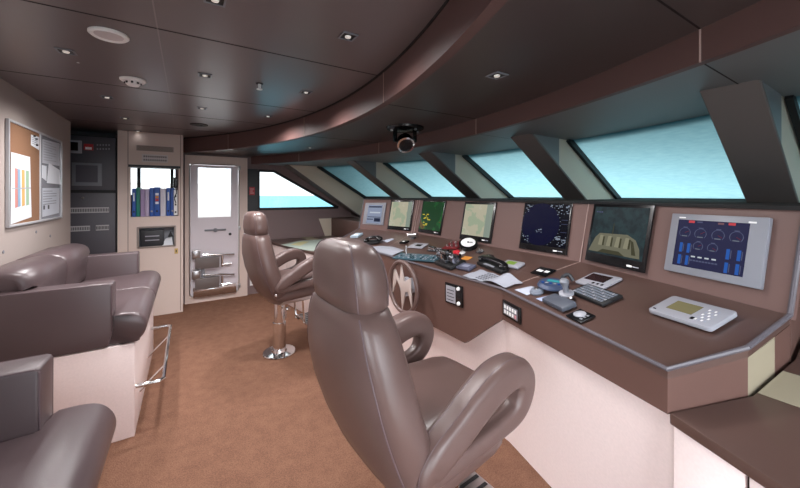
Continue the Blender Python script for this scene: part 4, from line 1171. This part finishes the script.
# joystick
rt, M, W, H = plate('joystick_panel', 'grey control plate with an upright joystick on a white collar', 'joystick', (543, 303.5), (564, 314.5), (575, 308.3), (558, 296.8), .03, mat('stick_grey', '#4d515b', .45), bev=.008)
p = desk(567.5, 299.5)
m = MB(); m.lathe([(0, .03), (.034, .03), (.034, .037), (.022, .043), (0, .043)], p, n=24); m.build('collar', LGREY, rt, smooth=True)
m = MB(); m.lathe([(0, .04), (.014, .04), (.012, .07), (.020, .085), (.022, .10), (.015, .108), (0, .11)], p, n=20); m.build('stick', mat('stick_metal', '#8b8d95', .4, metal=.4), rt, smooth=True)
q = desk(572, 304); m = MB(); m.lathe([(0, .03), (.006, .03), (.006, .035), (0, .035)], q, n=12); m.build('push_button', WHITE, rt)
# VHF round panel
c = desk(553, 289)
rt = thing('radio_console', 'round blue-grey radio console with a teal display behind the papers', 'radio', c)
m = MB(); m.lathe([(0, .012), (.076, .012), (.078, .018), (.066, .034), (0, .036)], c, (-.12, -.05, 1), 28); m.build('body', mat('radio_blue', '#3b4660', .35), rt, smooth=True)
ax = Vector((-.12, -.05, 1)).normalized(); Mx = frame(c+ax*.0355, Vector((.35, -.93, 0)), Vector((.93, .35, .1)))
if Mx.col[2].z < 0: Mx = frame(c+ax*.0355, Vector((.35, -.93, 0)), Vector((-.93, -.35, -.1)))
quads(Mx, .001, [(-.03, .035, -.005, .03, 0)], [mat('teal_lcd', '#2b6b74', .25, emit='#3d8a90', estr=.35)], 'lcd_screen', rt)
quads(Mx, .001, [(-.05+.02*k, -.038+.02*k, -.035, -.02, k % 2) for k in range(5)], [CBLUE, LGREY], 'push_buttons', rt)
m = MB(); pp = desk(561, 286); m.tube(spline([pp+Vector((0, 0, .01)), pp+Vector((.0, -.01, .045)), pp+Vector((.02, -.03, .06)), pp+Vector((.03, -.05, .03))], 5), .010, 8); m.build('handset', DARKGREY, rt, smooth=True)
# chrome knobs in front of the radio
c = desk(537, 293); rt = thing('round_speaker', 'small round grey loudspeaker in front of the blue-grey radio', 'speaker', c)
m = MB(); m.lathe([(0, G), (.036, G), (.036, .012), (.028, .022), (.012, .026), (0, .026)], c, n=24); m.build('body', mat('knob_grey', '#747a86', .35), rt, smooth=True)
m = MB(); m.lathe([(0, .024), (.012, .024), (.010, .032), (0, .033)], c, n=16); m.build('centre_cap', STEEL, rt, smooth=True)
# papers
def dpaper(label, cs, mt=None, lift=.005, crease=None, name='paper_sheet'):
    P = [desk(*c)+Vector((0, 0, lift)) for c in cs]
    m = MB()
    if crease:
        k = crease; P[k] = P[k]+Vector((0, 0, .022))
    cen = sum(P, Vector())/len(P)
    cen.z = max(cen.z, desk(*[sum(c[i] for c in cs)/len(cs) for i in (0, 1)]).z+lift+.004)
    n = len(P); vs = P+[cen]+[p-Vector((0, 0, .0012)) for p in P]+[cen-Vector((0, 0, .0012))]
    fs = [(i, (i+1) % n, n) for i in range(n)]+[(n+1+(i+1) % n, n+1+i, 2*n+1) for i in range(n)]+[(i, n+1+i, n+1+(i+1) % n, (i+1) % n) for i in range(n)]
    m.add(vs, fs)
    return tag(m.build(name, mt or mat('desk_paper', '#b2b7c6', .7), None), label, 'paper', 'loose papers on the console')
dpaper('white paper in front of the round radio, by the console joint', [(514.5, 290.5), (531, 287), (543, 289.5), (527, 296)])
dpaper('bluish white paper between the loudspeaker and the joystick plate', [(536, 299.5), (554, 295), (557, 296), (542, 302.3)], mat('paper_blue', '#a3aecb', .7))
# trackball plate at the front edge
rt, M, W, H = plate('trackball_panel', 'small black trackball panel at the front edge beside the joystick', 'trackball', (564, 317.5), (581, 323.5), (599, 318), (580.5, 312), .012, BLACK, bev=.003)
m = MB(M); m.lathe([(0, .012), (.026, .012), (.026, .015), (.02, .018), (0, .024)], (W*.42, H*.55, 0), (0, 0, 1), 20); m.build('ball', LGREY, rt, smooth=True)
quads(M, .0122, [(W*.72, W*.86, H*(.2+.22*k), H*(.32+.22*k), 0) for k in range(3)], [GREY], 'push_buttons', rt)
# rocker switch plate
rt, M, W, H = plate('rocker_panel', 'small square black switch plate with white rockers on the console', 'switch', (532.5, 273.5), (546, 278.5), (554, 272), (541.5, 266.8), .01, BLACK, bev=.002)
quads(M, .0102, [(W*.15, W*.5, H*.35, H*.6, 0), (W*.6, W*.85, H*.4, H*.65, 0)], [WHITE], 'rocker_buttons', rt)
# gps with green lcd
rt, M, W, H = plate('control_unit', 'pale unit with a lime green screen behind the black telephone', 'control unit', (503, 266.5), (517.5, 271), (524, 265.8), (508, 260.8), .018, LGREY, rad=.01)
quads(M, .0182, [(W*.16, W*.66, H*.3, H*.82, 0)], [mat('lime_lcd', '#6d8a34', .3, emit='#6d8a34', estr=.1)], 'lcd_screen', rt)
# telephone
a, b = desk(482, 263.3), desk(507, 272.8)
rt = thing('telephone', 'black desk telephone with a glossy handset on its cradle', 'telephone', (a+b)/2)
Mt = frame((a+b)/2, b-a, Vector((.95, .3, .285))); L = (b-a).length
if Mt.col[2].z < 0: Mt = frame((a+b)/2, a-b, Vector((.95, .3, .285)))
m = MB(Mt); m.box(-L*.5, L*.5, -.045, .03, G, .03); m.build('base', BLACK_M, rt, bevel=.008)
m = MB(Mt); m.sweep([(-L*.5, 0, .045), (-L*.38, 0, .056), (0, 0, .062), (L*.38, 0, .056), (L*.5, 0, .045)], rrect(.042, .026, .01, 3), up=(0, 0, 1))
for s in (-1, 1): m.lathe([(0, 0), (.03, 0), (.03, .022), (.022, .03), (0, .03)], (s*L*.42, 0, .026), (0, 0, 1), 16)
m.build('handset', BLACK, rt, smooth=True)
m = MB(Mt); m.box(-L*.2, L*.2, -.043, -.025, .0302, .034); m.build('keypad', GREY, rt)
c = desk(487, 260)
rt = thing('cradle_base', 'black bracket with chrome buttons behind the telephone', 'bracket', c)
m = MB(); m.lathe([(0, G), (.06, G), (.055, .02), (.03, .03), (0, .03)], c, n=20); m.build('body', BLACK, rt, smooth=True)
m = MB()
for dx, dy in ((-.02, .02), (.0, -.02), (.03, .01)): m.lathe([(0, .028), (.01, .028), (.008, .036), (0, .036)], c+Vector((dx, dy, 0)), n=10)
m.build('push_buttons', STEEL, rt, smooth=True)
# large crumpled sheet
P = [desk(*c) for c in ((463, 277.5), (478, 272), (500, 279), (522, 285.5), (505, 290), (490, 285.5))]
m = MB(); NX, NY = 18, 6
c4 = [desk(462.5, 278), desk(505, 289.6), desk(523, 285), desk(480, 271.5)]
vs = []
for i in range(NX+1):
    for j in range(NY+1):
        p = c4[0].lerp(c4[1], i/NX).lerp(c4[3].lerp(c4[2], i/NX), j/NY)
        h = .014+.003*math.sin(i*1.3+j)+.035*math.exp(-((i/NX-.72)/.13)**2)*(.5+.5*j/NY)
        vs.append(p+Vector((0, 0, h)))
fs = [(i*(NY+1)+j, (i+1)*(NY+1)+j, (i+1)*(NY+1)+j+1, i*(NY+1)+j+1) for i in range(NX) for j in range(NY)]
n0 = len(vs); vs2 = vs+[p-Vector((0, 0, .0015)) for p in vs]
m.add(vs2, fs+[tuple(n0+k for k in reversed(f)) for f in fs])
sheet_o = thing('paper_sheet', 'large creased grey sheet with rows of print, in front of the telephone', 'paper', (c4[0]+c4[2])/2, 'loose papers on the console')
m.build('sheet', mat('sheet_grey', '#9496a0', .7), sheet_o, smooth=True, angle=60)
m = MB(); random.seed(9)
for j in range(5):
    for i in range(5, 11):
        q = lambda ii, jj: c4[0].lerp(c4[1], ii/NX).lerp(c4[3].lerp(c4[2], ii/NX), jj/NY)+Vector((0, 0, .019))
        m.add([q(i+.1, j+.6), q(i+.7, j+.6), q(i+.7, j+1.0), q(i+.1, j+1.0)], [(0, 1, 2, 3)])
m.build('print_marks', DARKGREY, sheet_o)
# throttles: dark base with bluish button panel and chrome levers
rt, M, W, H = plate('button_panel', 'long dark teal panel with rows of small buttons behind the steering wheel', 'control panel', (399, 257.5), (432, 267.3), (437, 261.2), (405, 252), .016, mat('panel_teal', '#3b5560', .35), bev=.004)
random.seed(11); rc = []
for i in range(16):
    for j in range(3):
        if random.random() < .8: rc.append((W*(.06+.057*i), W*(.085+.057*i), H*(.15+.27*j), H*(.32+.27*j), random.choice((0, 0, 1, 2))))
quads(M, .0162, rc, [LGREY, BLACK, TEAL], 'push_buttons', rt)
c = desk(406, 256); m = MB(); m.tube([c+Vector((0, 0, .002)), c+Vector((0, 0, .09))], .009, 10)
t = thing('metal_post', 'short chrome post standing at the corner of the teal button panel', 'post', c); m.build('stem', STEEL, t, smooth=True)
m = MB(); m.lathe([(0, G), (.02, G), (.016, .006), (0, .006)], c, n=16); m.build('foot', STEEL, t, smooth=True)
c = desk(448, 266)
rt = thing('throttle_console', 'dark throttle unit with two chrome levers beside the red button', 'throttle', c)
Mth = frame(c, Vector((-.1, -1, -.03)), Vector((1, -.1, .3)))
if Mth.col[2].z < 0: Mth = frame(c, Vector((-.1, 1, -.03)), Vector((-1, -.1, -.3)))
m = MB(Mth); m.prism([(-.12, -.045, G), (.10, -.045, G), (.10, .10, G), (-.12, .10, G)], (0, 0, .026)); m.build('base', BLACK_M, rt, bevel=.008)
for k, y in enumerate((-.095, .055)):
    m = MB(Mth); m.lathe([(0, 0), (.034, 0), (.034, .05), (0, .05)], (y-.025, .03, .056), (1, 0, 0), 24); m.build('lever_drum', mat('drum_grey', '#8a8a90', .25, metal=.9), rt, smooth=True)
    for e in (-.032, .026):
        m = MB(Mth); m.lathe([(.022, 0), (.037, 0), (.037, .006), (.022, .006)], (y+e, .03, .056), (1, 0, 0), 24, ring=True); m.build('drum_ring', CHROME, rt, smooth=True)
    m = MB(Mth); m.sweep(spline([(y, .03, .08), (y, .0, .115), (y, -.035, .135)], 4), rrect(.016, .008, .003, 2), up=(0, 1, .2))
    m.tube([(y-.04, -.04, .138), (y+.04, -.04, .138)], .015, 12); m.build('lever', CHROME, rt, smooth=True)
m = MB(Mth); m.box(-.05, .02, -.03, .08, .0262, .06); m.build('centre_block', DARKGREY, rt, bevel=.006)
for x, y in ((-.035, -.01), (.005, -.01), (-.035, .05), (.005, .05)):
    m = MB(Mth); m.lathe([(0, 0), (.013, 0), (.010, .03), (.014, .04), (0, .046)], (x, y, .06), (0, 0, 1), 14); m.build('knob', CHROME if (x < 0) == (y < 0) else BLACK, rt, smooth=True)
c = desk(468, 268.5)
rt, M, W, H = plate('wedge_panel', 'slate blue wedge panel at the starboard side of the throttle levers', 'control panel', (457, 269.2), (469, 272.9), (476, 267.6), (464, 264.2), .022, mat('slate_blue', '#565769', .4), bev=.006)
quads(M, .0222, [(W*.3, W*.75, H*.3, H*.7, 0)], [mat('slate_light', '#8a8ca0', .4)], 'touch_pad', rt)
c = desk(457.5, 256.8)
rt = thing('emergency_button', 'bright red mushroom button by the throttle levers', 'button', c)
m = MB(); m.lathe([(0, G), (.03, G), (.03, .014), (0, .014)], c, n=20); m.build('collar', BLACK, rt, smooth=True)
m = MB(); m.lathe([(0, .014), (.016, .014), (.016, .028), (.028, .036), (.026, .048), (0, .052)], c, n=20); m.build('push_cap', mat('signal_red', '#c92a36', .35), rt, smooth=True)
c = desk(468.5, 248.5)
rt = thing('dial_gauge', 'round white dial with a black rim below the larger chart screen', 'gauge', c)
ax = Vector((-.45, -.35, 1)).normalized()
m = MB(); m.lathe([(0, G), (.075, G), (.075, .03), (.062, .034), (0, .034)], c+Vector((0, 0, .02)), ax, 28); m.build('rim', BLACK, rt, smooth=True)
m = MB(); m.lathe([(0, .0345), (.058, .0345), (.058, .036), (0, .036)], c+Vector((0, 0, .02)), ax, 28); fc = m.build('dial_face', WHITE, rt)
m = MB(); m.tube([c+Vector((0, 0, .02))+ax*.0375, c+Vector((.02, -.03, .02))+ax*.0375], .003, 5); m.lathe([(0, .036), (.008, .036), (.008, .04), (0, .04)], c+Vector((0, 0, .02)), ax, 10); m.build('needle', BLACK, fc)
rt, M, W, H = plate('key_switch_panel', 'dark red panel with chrome key switches beside the white dial', 'control panel', (447, 248.5), (458, 251), (461.5, 244), (451, 241), .012, mat('dark_red_panel', '#6b2226', .4), bev=.003)
m = MB(M)
for i in range(3):
    for j in range(2): m.lathe([(0, .012), (.011, .012), (.011, .024), (.006, .028), (0, .028)], (W*(.2+.3*i), H*(.3+.4*j), 0), (0, 0, 1), 12)
m.build('key_switches', STEEL, rt, smooth=True)
c = desk(462, 253.5); rt = thing('toggle_switch', 'small chrome toggle on a white plate next to the red button', 'switch', c)
m = MB(); m.lathe([(0, G), (.028, G), (.026, .008), (0, .008)], c, n=16); m.build('plate', WHITE, rt, smooth=True)
m = MB(); m.tube([c+Vector((0, 0, .006)), c+Vector((-.01, -.02, .04))], .006, 8); m.build('lever', CHROME, rt, smooth=True)
rt, M, W, H = plate('warning_label', 'small orange label on the desk behind the slate blue panel', 'label', (462, 259), (468, 261.2), (471, 258), (465.5, 256), .003, ORANGE, part='plate', bev=0)
quads(M, .0032, [(W*.2, W*.8, H*.3, H*.7, 0)], [PAPER], 'print', rt)
c = desk(480, 252.5); rt = thing('small_joystick', 'small black and chrome thumb control below the larger chart screen', 'control', c)
m = MB(); m.lathe([(0, G), (.035, G), (.033, .008), (0, .008)], c, n=4); m.build('plate', DARKGREY, rt)
m = MB()
for dx, dy in ((-.012, .012), (.012, -.012), (.012, .014)): m.lathe([(0, .008), (.009, .008), (.007, .024), (0, .026)], c+Vector((dx, dy, .3*dx)), n=10)
m.build('push_buttons', STEEL, rt, smooth=True)
# tracker panel near the green radar
rt, M, W, H = plate('trackball_panel', 'pale square trackball panel in front of the green radar screen', 'trackball', (411, 247.3), (421, 250.3), (426, 246), (415.5, 242.8), .012, LGREY, bev=.003)
quads(M, .0122, [(W*.35, W*.75, H*.3, H*.7, 0)], [BLACK], 'ball', rt)
c = desk(413.5, 238.5); rt = thing('chart_lamp', 'small chrome lamp head lying under the green radar screen', 'lamp', c)
m = MB(); m.tube([c+Vector((-.03, .05, .03)), c+Vector((.01, -.05, .04))], .022, 12); m.build('lamp_head', STEEL, rt, smooth=True)
m = MB(); m.lathe([(0, G), (.03, G), (.02, .015), (0, .02)], c, n=14); m.build('base', DARKGREY, rt, smooth=True)
rt, M, W, H = plate('black_switch', 'tiny black switch block by the port desk joint', 'switch', (401, 243.7), (405.3, 245), (408, 242.7), (404, 241.3), .02, BLACK, bev=.004)
quads(M, .0202, [(W*.3, W*.6, H*.3, H*.6, 0)], [WHITE], 'marking', rt)
rt, M, W, H = plate('small_keypad', 'small dark grey keypad between the pale trackball panel and the throttle unit', 'keypad', (428.5, 251), (437, 253.3), (441, 249.8), (433, 247.6), .01, DARKGREY, bev=.003)
quads(M, .0102, [(W*(.1+.22*i), W*(.25+.22*i), H*(.15+.3*j), H*(.35+.3*j), 0) for i in range(4) for j in range(3)], [LGREY], 'key_buttons', rt)
# port end: handset, white papers, small blue box
a, b = desk(366, 244.5), desk(382, 242.5)
c = (a+b)/2
rt = thing('telephone', 'black telephone at the port end of the console, over white papers', 'telephone', c)
Mt = frame(c, b-a, Vector((1, .2, .29)))
if Mt.col[2].z < 0: Mt = frame(c, a-b, Vector((1, .2, .29)))
L = (b-a).length
m = MB(Mt); m.box(-L*.4, L*.4, -.05, .05, G+.004, .03); m.build('base', BLACK_M, rt, bevel=.008)
m = MB(Mt); m.sweep([(-L*.5, 0, .045), (-L*.36, 0, .062), (0, 0, .07), (L*.36, 0, .062), (L*.5, 0, .045)], rrect(.042, .026, .01, 3), up=(0, 0, 1))
for s in (-1, 1): m.lathe([(0, 0), (.03, 0), (.03, .022), (.022, .03), (0, .03)], (s*L*.42, 0, .03), (0, 0, 1), 16)
m.build('handset', BLACK, rt, smooth=True)
dpaper('crumpled white paper in front of the port end telephone', [(369, 247.5), (380, 246.2), (393, 247.2), (404, 253.3), (392, 256), (380, 252.5)], mat('sheet_grey', '#9496a0', .7), crease=3)
dpaper('small white paper behind the port end telephone', [(382.5, 241), (392, 238.8), (394, 239.5), (387, 243)])
rt, M, W, H = plate('small_box', 'small pale blue box at the port end corner of the console', 'box', (352, 238.2), (358.5, 238.7), (362, 235.5), (356, 235), .03, mat('box_blue', '#a9bcca', .4), bev=.004)
quads(M, .0302, [(W*.2, W*.7, H*.3, H*.7, 0)], [WHITE], 'marking', rt)

P = [at(u, v, Z=FZ+.004) for u, v in ((281, 245), (300, 240.8), (327, 239.2), (331, 240.5), (313, 251), (306, 250.3))]
m = MB(); m.prism(P, (0, 0, .002))
t = thing('paper_sheet', 'large pale green sheet lying on the low counter under the sloped side window', 'paper', sum(P, Vector())/6)
m.build('sheet', mat('sheet_green', '#a3aea3', .5), t)
m = MB(); P = [at(u, v, Z=FZ+.0065) for u, v in ((290, 244.5), (303, 241.2), (309, 241.5), (300, 246))]; m.prism(P, (0, 0, .0006)); m.build('yellow_print', mat('sheet_yellow', '#b8b183', .5), t)
# fascia plates
MB.AX = (0, 0, 1)
def fplate(name, label, p0, n, cs, mats_):
    tl, tr, br, bl = [on_plane(*c, p0, n) for c in cs]
    x = (tr-tl)+(br-bl); W = x.length/2; y = (tl-bl)+(tr-br); H = y.length/2; x.normalize(); y = (y-x*y.dot(x)).normalized(); z = x.cross(y)
    if z.dot(n) < 0: z = -z
    o = (tl+tr+br+bl)/4-x*W/2-y*H/2
    M = Matrix(((x.x,y.x,z.x,o.x),(x.y,y.y,z.y,o.y),(x.z,y.z,z.z,o.z),(0,0,0,1)))
    rt = thing(name, label, 'switch panel', M @ Vector((W/2, 0, 0)))
    m = MB(M); m.box(0, W, 0, H, .0008, .012); m.build('plate', BLACK, rt, bevel=.002)
    return rt, M, W, H
rt, M, W, H = fplate('switch_plate', 'black switch plate with white legend and two white knobs beside the steering wheel', Vector((FR[1][0], FR[1][1], .8)), Vector((-1, -.0134, 0)), [(446.5, 281.5), (463.5, 287), (463.5, 307.5), (446.5, 302)], None)
quads(M, .0122, [(W*.06, W*.62, H*.08, H*.88, 0)], [LGREY], 'legend_plate', rt)
quads(M, .0130, [(W*.12, W*(.5+.05*(k % 2)), H*(.18+.16*k), H*(.22+.16*k), 0) for k in range(4)], [DARKGREY], 'legend_print', rt)
m = MB(M)
for y in (.16, .86): m.lathe([(0, .012), (.013, .012), (.011, .024), (0, .026)], (W*.81, H*y, 0), (0, 0, 1), 16)
m.build('rotary_knobs', WHITE, rt, smooth=True)
a, b = Vector((*FR[0], 0)), Vector((*FR[1], 0)); n = Vector((-(b-a).y, (b-a).x, 0)).normalized()
if n.x > 0: n = -n
rt, M, W, H = fplate('switch_plate', 'black plate with two rows of white switches under the desk joint', a+Vector((0, 0, .9)), n, [(504.5, 299.3), (522, 308.5), (521.5, 324.5), (504, 314)], None)
quads(M, .0122, [(W*.08, W*.88, H*.14, H*.82, 0)], [mat('plate_grey', '#6d6d75', .4)], 'switch_field', rt)
quads(M, .0130, [(W*(.12+.15*i), W*(.22+.15*i), H*(.2+.32*j), H*(.42+.32*j), int(i == 4 and j == 0)) for i in range(5) for j in range(2)], [WHITE, mat('pinkish', '#c98a90', .5)], 'switch_buttons', rt)

# seat every desk and panel fitting just clear of the console
bpy.context.view_layer.update()
def tree_of(o):
    mw = o.matrix_world
    return BVHTree.FromPolygons([mw @ v.co for v in o.data.vertices], [tuple(p.vertices) for p in o.data.polygons])
CT = [tree_of(o) for o in con.children if o.type == 'MESH']
def seat(root, d):
    for _ in range(14):
        ts = [tree_of(o) for o in root.children_recursive if o.type == 'MESH'] + ([tree_of(root)] if root.type == 'MESH' else [])
        if not any(a.overlap(b) for a in ts for b in CT): return
        root.location = root.location + d; bpy.context.view_layer.update()
for o in [o for o in COL.objects if o.parent is None and o.get('category') in ('control unit', 'keyboard', 'joystick', 'radio', 'speaker', 'trackball', 'switch', 'telephone', 'bracket', 'control panel', 'throttle', 'button', 'gauge', 'label', 'control', 'lamp', 'keypad', 'box', 'post', 'paper') and o.location.x > 1.25 and .5 < o.location.y < 4.2 and o.location.z > .95]:
    seat(o, Vector((0, 0, .002)))
for o in [o for o in COL.objects if o.parent is None and o.get('category') == 'screen']:
    seat(o, Vector((-.0015, 0, 0)))
# ================================================================== ceiling fittings
def down(label, u, v, Z=ZC, power=1.0, big=True):
    p = at(u, v, Z=Z)
    r = thing('downlight', label, 'ceiling light', p, 'small square recessed downlights')
    s = .04
    m = MB()
    for bx in ((-s, s, -s, -s+.008), (-s, s, s-.008, s), (-s, -s+.008, -s+.008, s-.008), (s-.008, s, -s+.008, s-.008)):
        m.box(p.x+bx[0], p.x+bx[1], p.y+bx[2], p.y+bx[3], p.z-.006, p.z-.0005)
    m.build('trim_ring', GREY, r)
    m = MB(); m.box(p.x-s+.008, p.x+s-.008, p.y-s+.008, p.y+s-.008, p.z-.003, p.z-.0005); m.build('recess', BLACK_M, r)
    m = MB(); m.lathe([(0, 0), (.016, 0), (.014, .006), (0, .008)], (p.x, p.y, p.z-.003), (0, 0, -1), 14)
    m.build('lamp', mat('lamp_glow', '#ffffff', .3, emit='#fff2e0', estr=.15), r, smooth=True)
    ld = bpy.data.lights.new('lamp_light', 'SPOT'); ld.energy = LAMP_W*power; ld.color = (1, .97, .97); ld.shadow_soft_size = .06; ld.spot_size = math.radians(165); ld.spot_blend = 1.0
    lo = bpy.data.objects.new('lamp_light', ld); COL.objects.link(lo); lo.parent = r; lo.location = (0, 0, -.02)
    return r
LAMP_W = 26.0
DL = [(66, 51, ZC, 'square recessed ceiling light beside the big round speaker'), (205, 75, ZC, 'recessed ceiling light across the joint from the smoke detector'),
      (348, 36, ZC, 'square recessed ceiling light near the widest part of the curved band'), (306, 92, ZC, 'recessed ceiling light between the sprinkler and the curved band'),
      (107, 97, ZC, 'recessed ceiling light one panel beyond the smoke detector'), (202, 108, ZC, 'recessed ceiling light above the door and binder cabinet, inner row'),
      (125, 118, ZC, 'recessed ceiling light directly in front of the rack'), (138, 131, ZC, 'last recessed ceiling light, over the cabinet vent'),
      (268, 116, ZC, 'recessed ceiling light close to the curved band before the door'), (215, -1, ZC, 'square recessed ceiling light at the very top edge, half cut off'),
      (497, 75, ZL, 'square recessed light in the lower ceiling above the console'), (310, 147.5, ZL, 'recessed light in the lower ceiling above the farther chair')]
for u, v, Z, lab in DL: down(lab, u, v, Z, .01 if (u, v) in ((125, 118), (138, 131)) else 1.9 if (u, v) in ((306, 92), (107, 97), (202, 108), (268, 116)) else 1.0)
p = at(199, 124.5, Z=ZC); r = thing('ceiling_vent', 'black oval vent in the ceiling before the door', 'vent', p)
m = MB(); m.lathe([(0, .0005), (.09, .0005), (.09, .008), (.07, .012), (0, .012)], p, (0, 0, -1), 24); m.build('ring', BLACK_M, r, smooth=True)
m = MB(); m.lathe([(0, .012), (.04, .012), (.035, .02), (0, .02)], p, (0, 0, -1), 20); m.build('centre_cap', DARKGREY, r, smooth=True)
p = at(109, 34, Z=ZC); r = thing('ceiling_speaker', 'large round white ceiling speaker', 'speaker', p)
m = MB(); m.lathe([(.058, .0005), (.080, .0005), (.080, .008), (.07, .016), (.058, .010)], p, (0, 0, -1), 40, ring=True); m.build('rim', WHITE, r, smooth=True)
m = MB(); m.lathe([(0, .0005), (.059, .0005), (.059, .009), (0, .012)], p, (0, 0, -1), 40); m.build('grille', mat('speaker_grille', '#c9c3c6', .6, bump=.4, bscale=900), r, smooth=True)
p = at(133, 79.5, Z=ZC); r = thing('smoke_detector', 'round white smoke detector on the ceiling joint', 'smoke detector', p)
m = MB(); m.lathe([(0, .0005), (.074, .0005), (.074, .01), (.064, .018), (0, .018)], p, (0, 0, -1), 36); m.build('base', WHITE, r, smooth=True)
m = MB(); m.lathe([(0, .018), (.044, .018), (.042, .033), (.032, .044), (0, .048)], p, (0, 0, -1), 30); sh = m.build('sensor_head', WHITE, r, smooth=True)
m = MB()
for k in range(8):
    a = 2*PI*k/8; m.box(p.x+.043*math.cos(a)-.006, p.x+.043*math.cos(a)+.006, p.y+.043*math.sin(a)-.006, p.y+.043*math.sin(a)+.006, p.z-.034, p.z-.022)
m.build('slots', DARKGREY, sh)
p = at(259.5, 83.5, Z=ZC); r = thing('sprinkler', 'small chrome sprinkler head on the ceiling', 'sprinkler', p)
m = MB(); m.lathe([(0, .0005), (.026, .0005), (.022, .006), (0, .006)], p, (0, 0, -1), 18); m.build('rosette', BLACK_M, r, smooth=True)
m = MB(); m.lathe([(0, .006), (.011, .006), (.009, .035), (.02, .039), (.02, .044), (0, .046)], p, (0, 0, -1), 14); m.build('nozzle', WHITE, r, smooth=True)
p = at(78, 62.5, Z=ZC); m = MB(); m.lathe([(0, .0005), (.008, .0005), (.006, .004), (0, .004)], p, (0, 0, -1), 10)
tag(m.build('ceiling_stud', STEEL, None), 'tiny metal stud in the ceiling near the square light', 'stud')
# black overhead spotlight
p = at(405, 127.5, Z=ZL); r = thing('overhead_spotlight', 'black gimballed spotlight with chrome ring hanging above the steering wheel', 'spotlight', p)
m = MB(); m.lathe([(0, .0005), (.17, .0005), (.165, .016), (.12, .03), (0, .034)], p, (0, 0, -1), 36); m.build('base', BLACK, r, smooth=True)
cb = p+Vector((0, 0, -.13)); ax = Vector((-.3, -.75, -.65)).normalized()
for s in (-1, 1):
    o = Vector((.085*s, -.03*s, 0)); m = MB(); m.sweep([p+o+Vector((0, 0, -.02)), cb+o], rrect(.04, .014, .004, 2), up=(0, 1, 0)); m.build('yoke_arm', BLACK, r, bevel=.002)
m = MB(); m.lathe([(0, -.075), (.045, -.07), (.07, -.035), (.075, 0), (.075, .045), (.06, .05), (0, .04)], cb, ax, 28); hd_ = m.build('lamp_head', BLACK, r, smooth=True)
m = MB(); m.lathe([(.06, .046), (.077, .044), (.077, .056), (.062, .058)], cb, ax, 28, ring=True); m.build('chrome_ring', CHROME, hd_, smooth=True)
m = MB(); m.lathe([(0, .046), (.06, .049), (.06, .051), (0, .056)], cb, ax, 24); m.build('lens', BLACK, hd_, smooth=True)
m = MB()
for dx, dy in ((-.12, .03), (.12, -.02), (.03, -.12)):
    q = p+Vector((dx, dy, -.025)); m.lathe([(0, -.01), (.012, -.01), (.012, .012), (0, .016)], q, (0, 0, -1), 12)
m.build('mounting_screws', STEEL, r, smooth=True)

# ================================================================== light
w = bpy.data.worlds.new('world'); SC.world = w; w.use_nodes = True
bg = w.node_tree.nodes['Background']; bg.inputs['Color'].default_value = (.92, .97, 1.03, 1)
def _sky():
    # hazy bright sky, brighter round the veiled sun on the starboard quarter
    nt = w.node_tree; tc = nt.nodes.new('ShaderNodeTexCoord'); vm = nt.nodes.new('ShaderNodeVectorMath'); vm.operation = 'DOT_PRODUCT'
    vm.inputs[1].default_value = Vector((-.80, -.45, .40)).normalized()
    nt.links.new(tc.outputs['Generated'], vm.inputs[0])
    mr = nt.nodes.new('ShaderNodeMapRange'); mr.inputs['From Min'].default_value = -.1; mr.inputs['From Max'].default_value = 1
    mr.inputs['To Min'].default_value = SKY; mr.inputs['To Max'].default_value = SKYSUN; mr.interpolation_type = 'SMOOTHSTEP'
    nt.links.new(vm.outputs['Value'], mr.inputs['Value']); nt.links.new(mr.outputs['Result'], bg.inputs['Strength'])
SKY, SKYSUN = 1.4, 7.4
_sky()
SC.view_settings.exposure = 0.75
SC.cycles.use_denoising = True
SC.cycles.max_bounces = 10; SC.cycles.diffuse_bounces = 6; SC.cycles.sample_clamp_indirect = 6.0
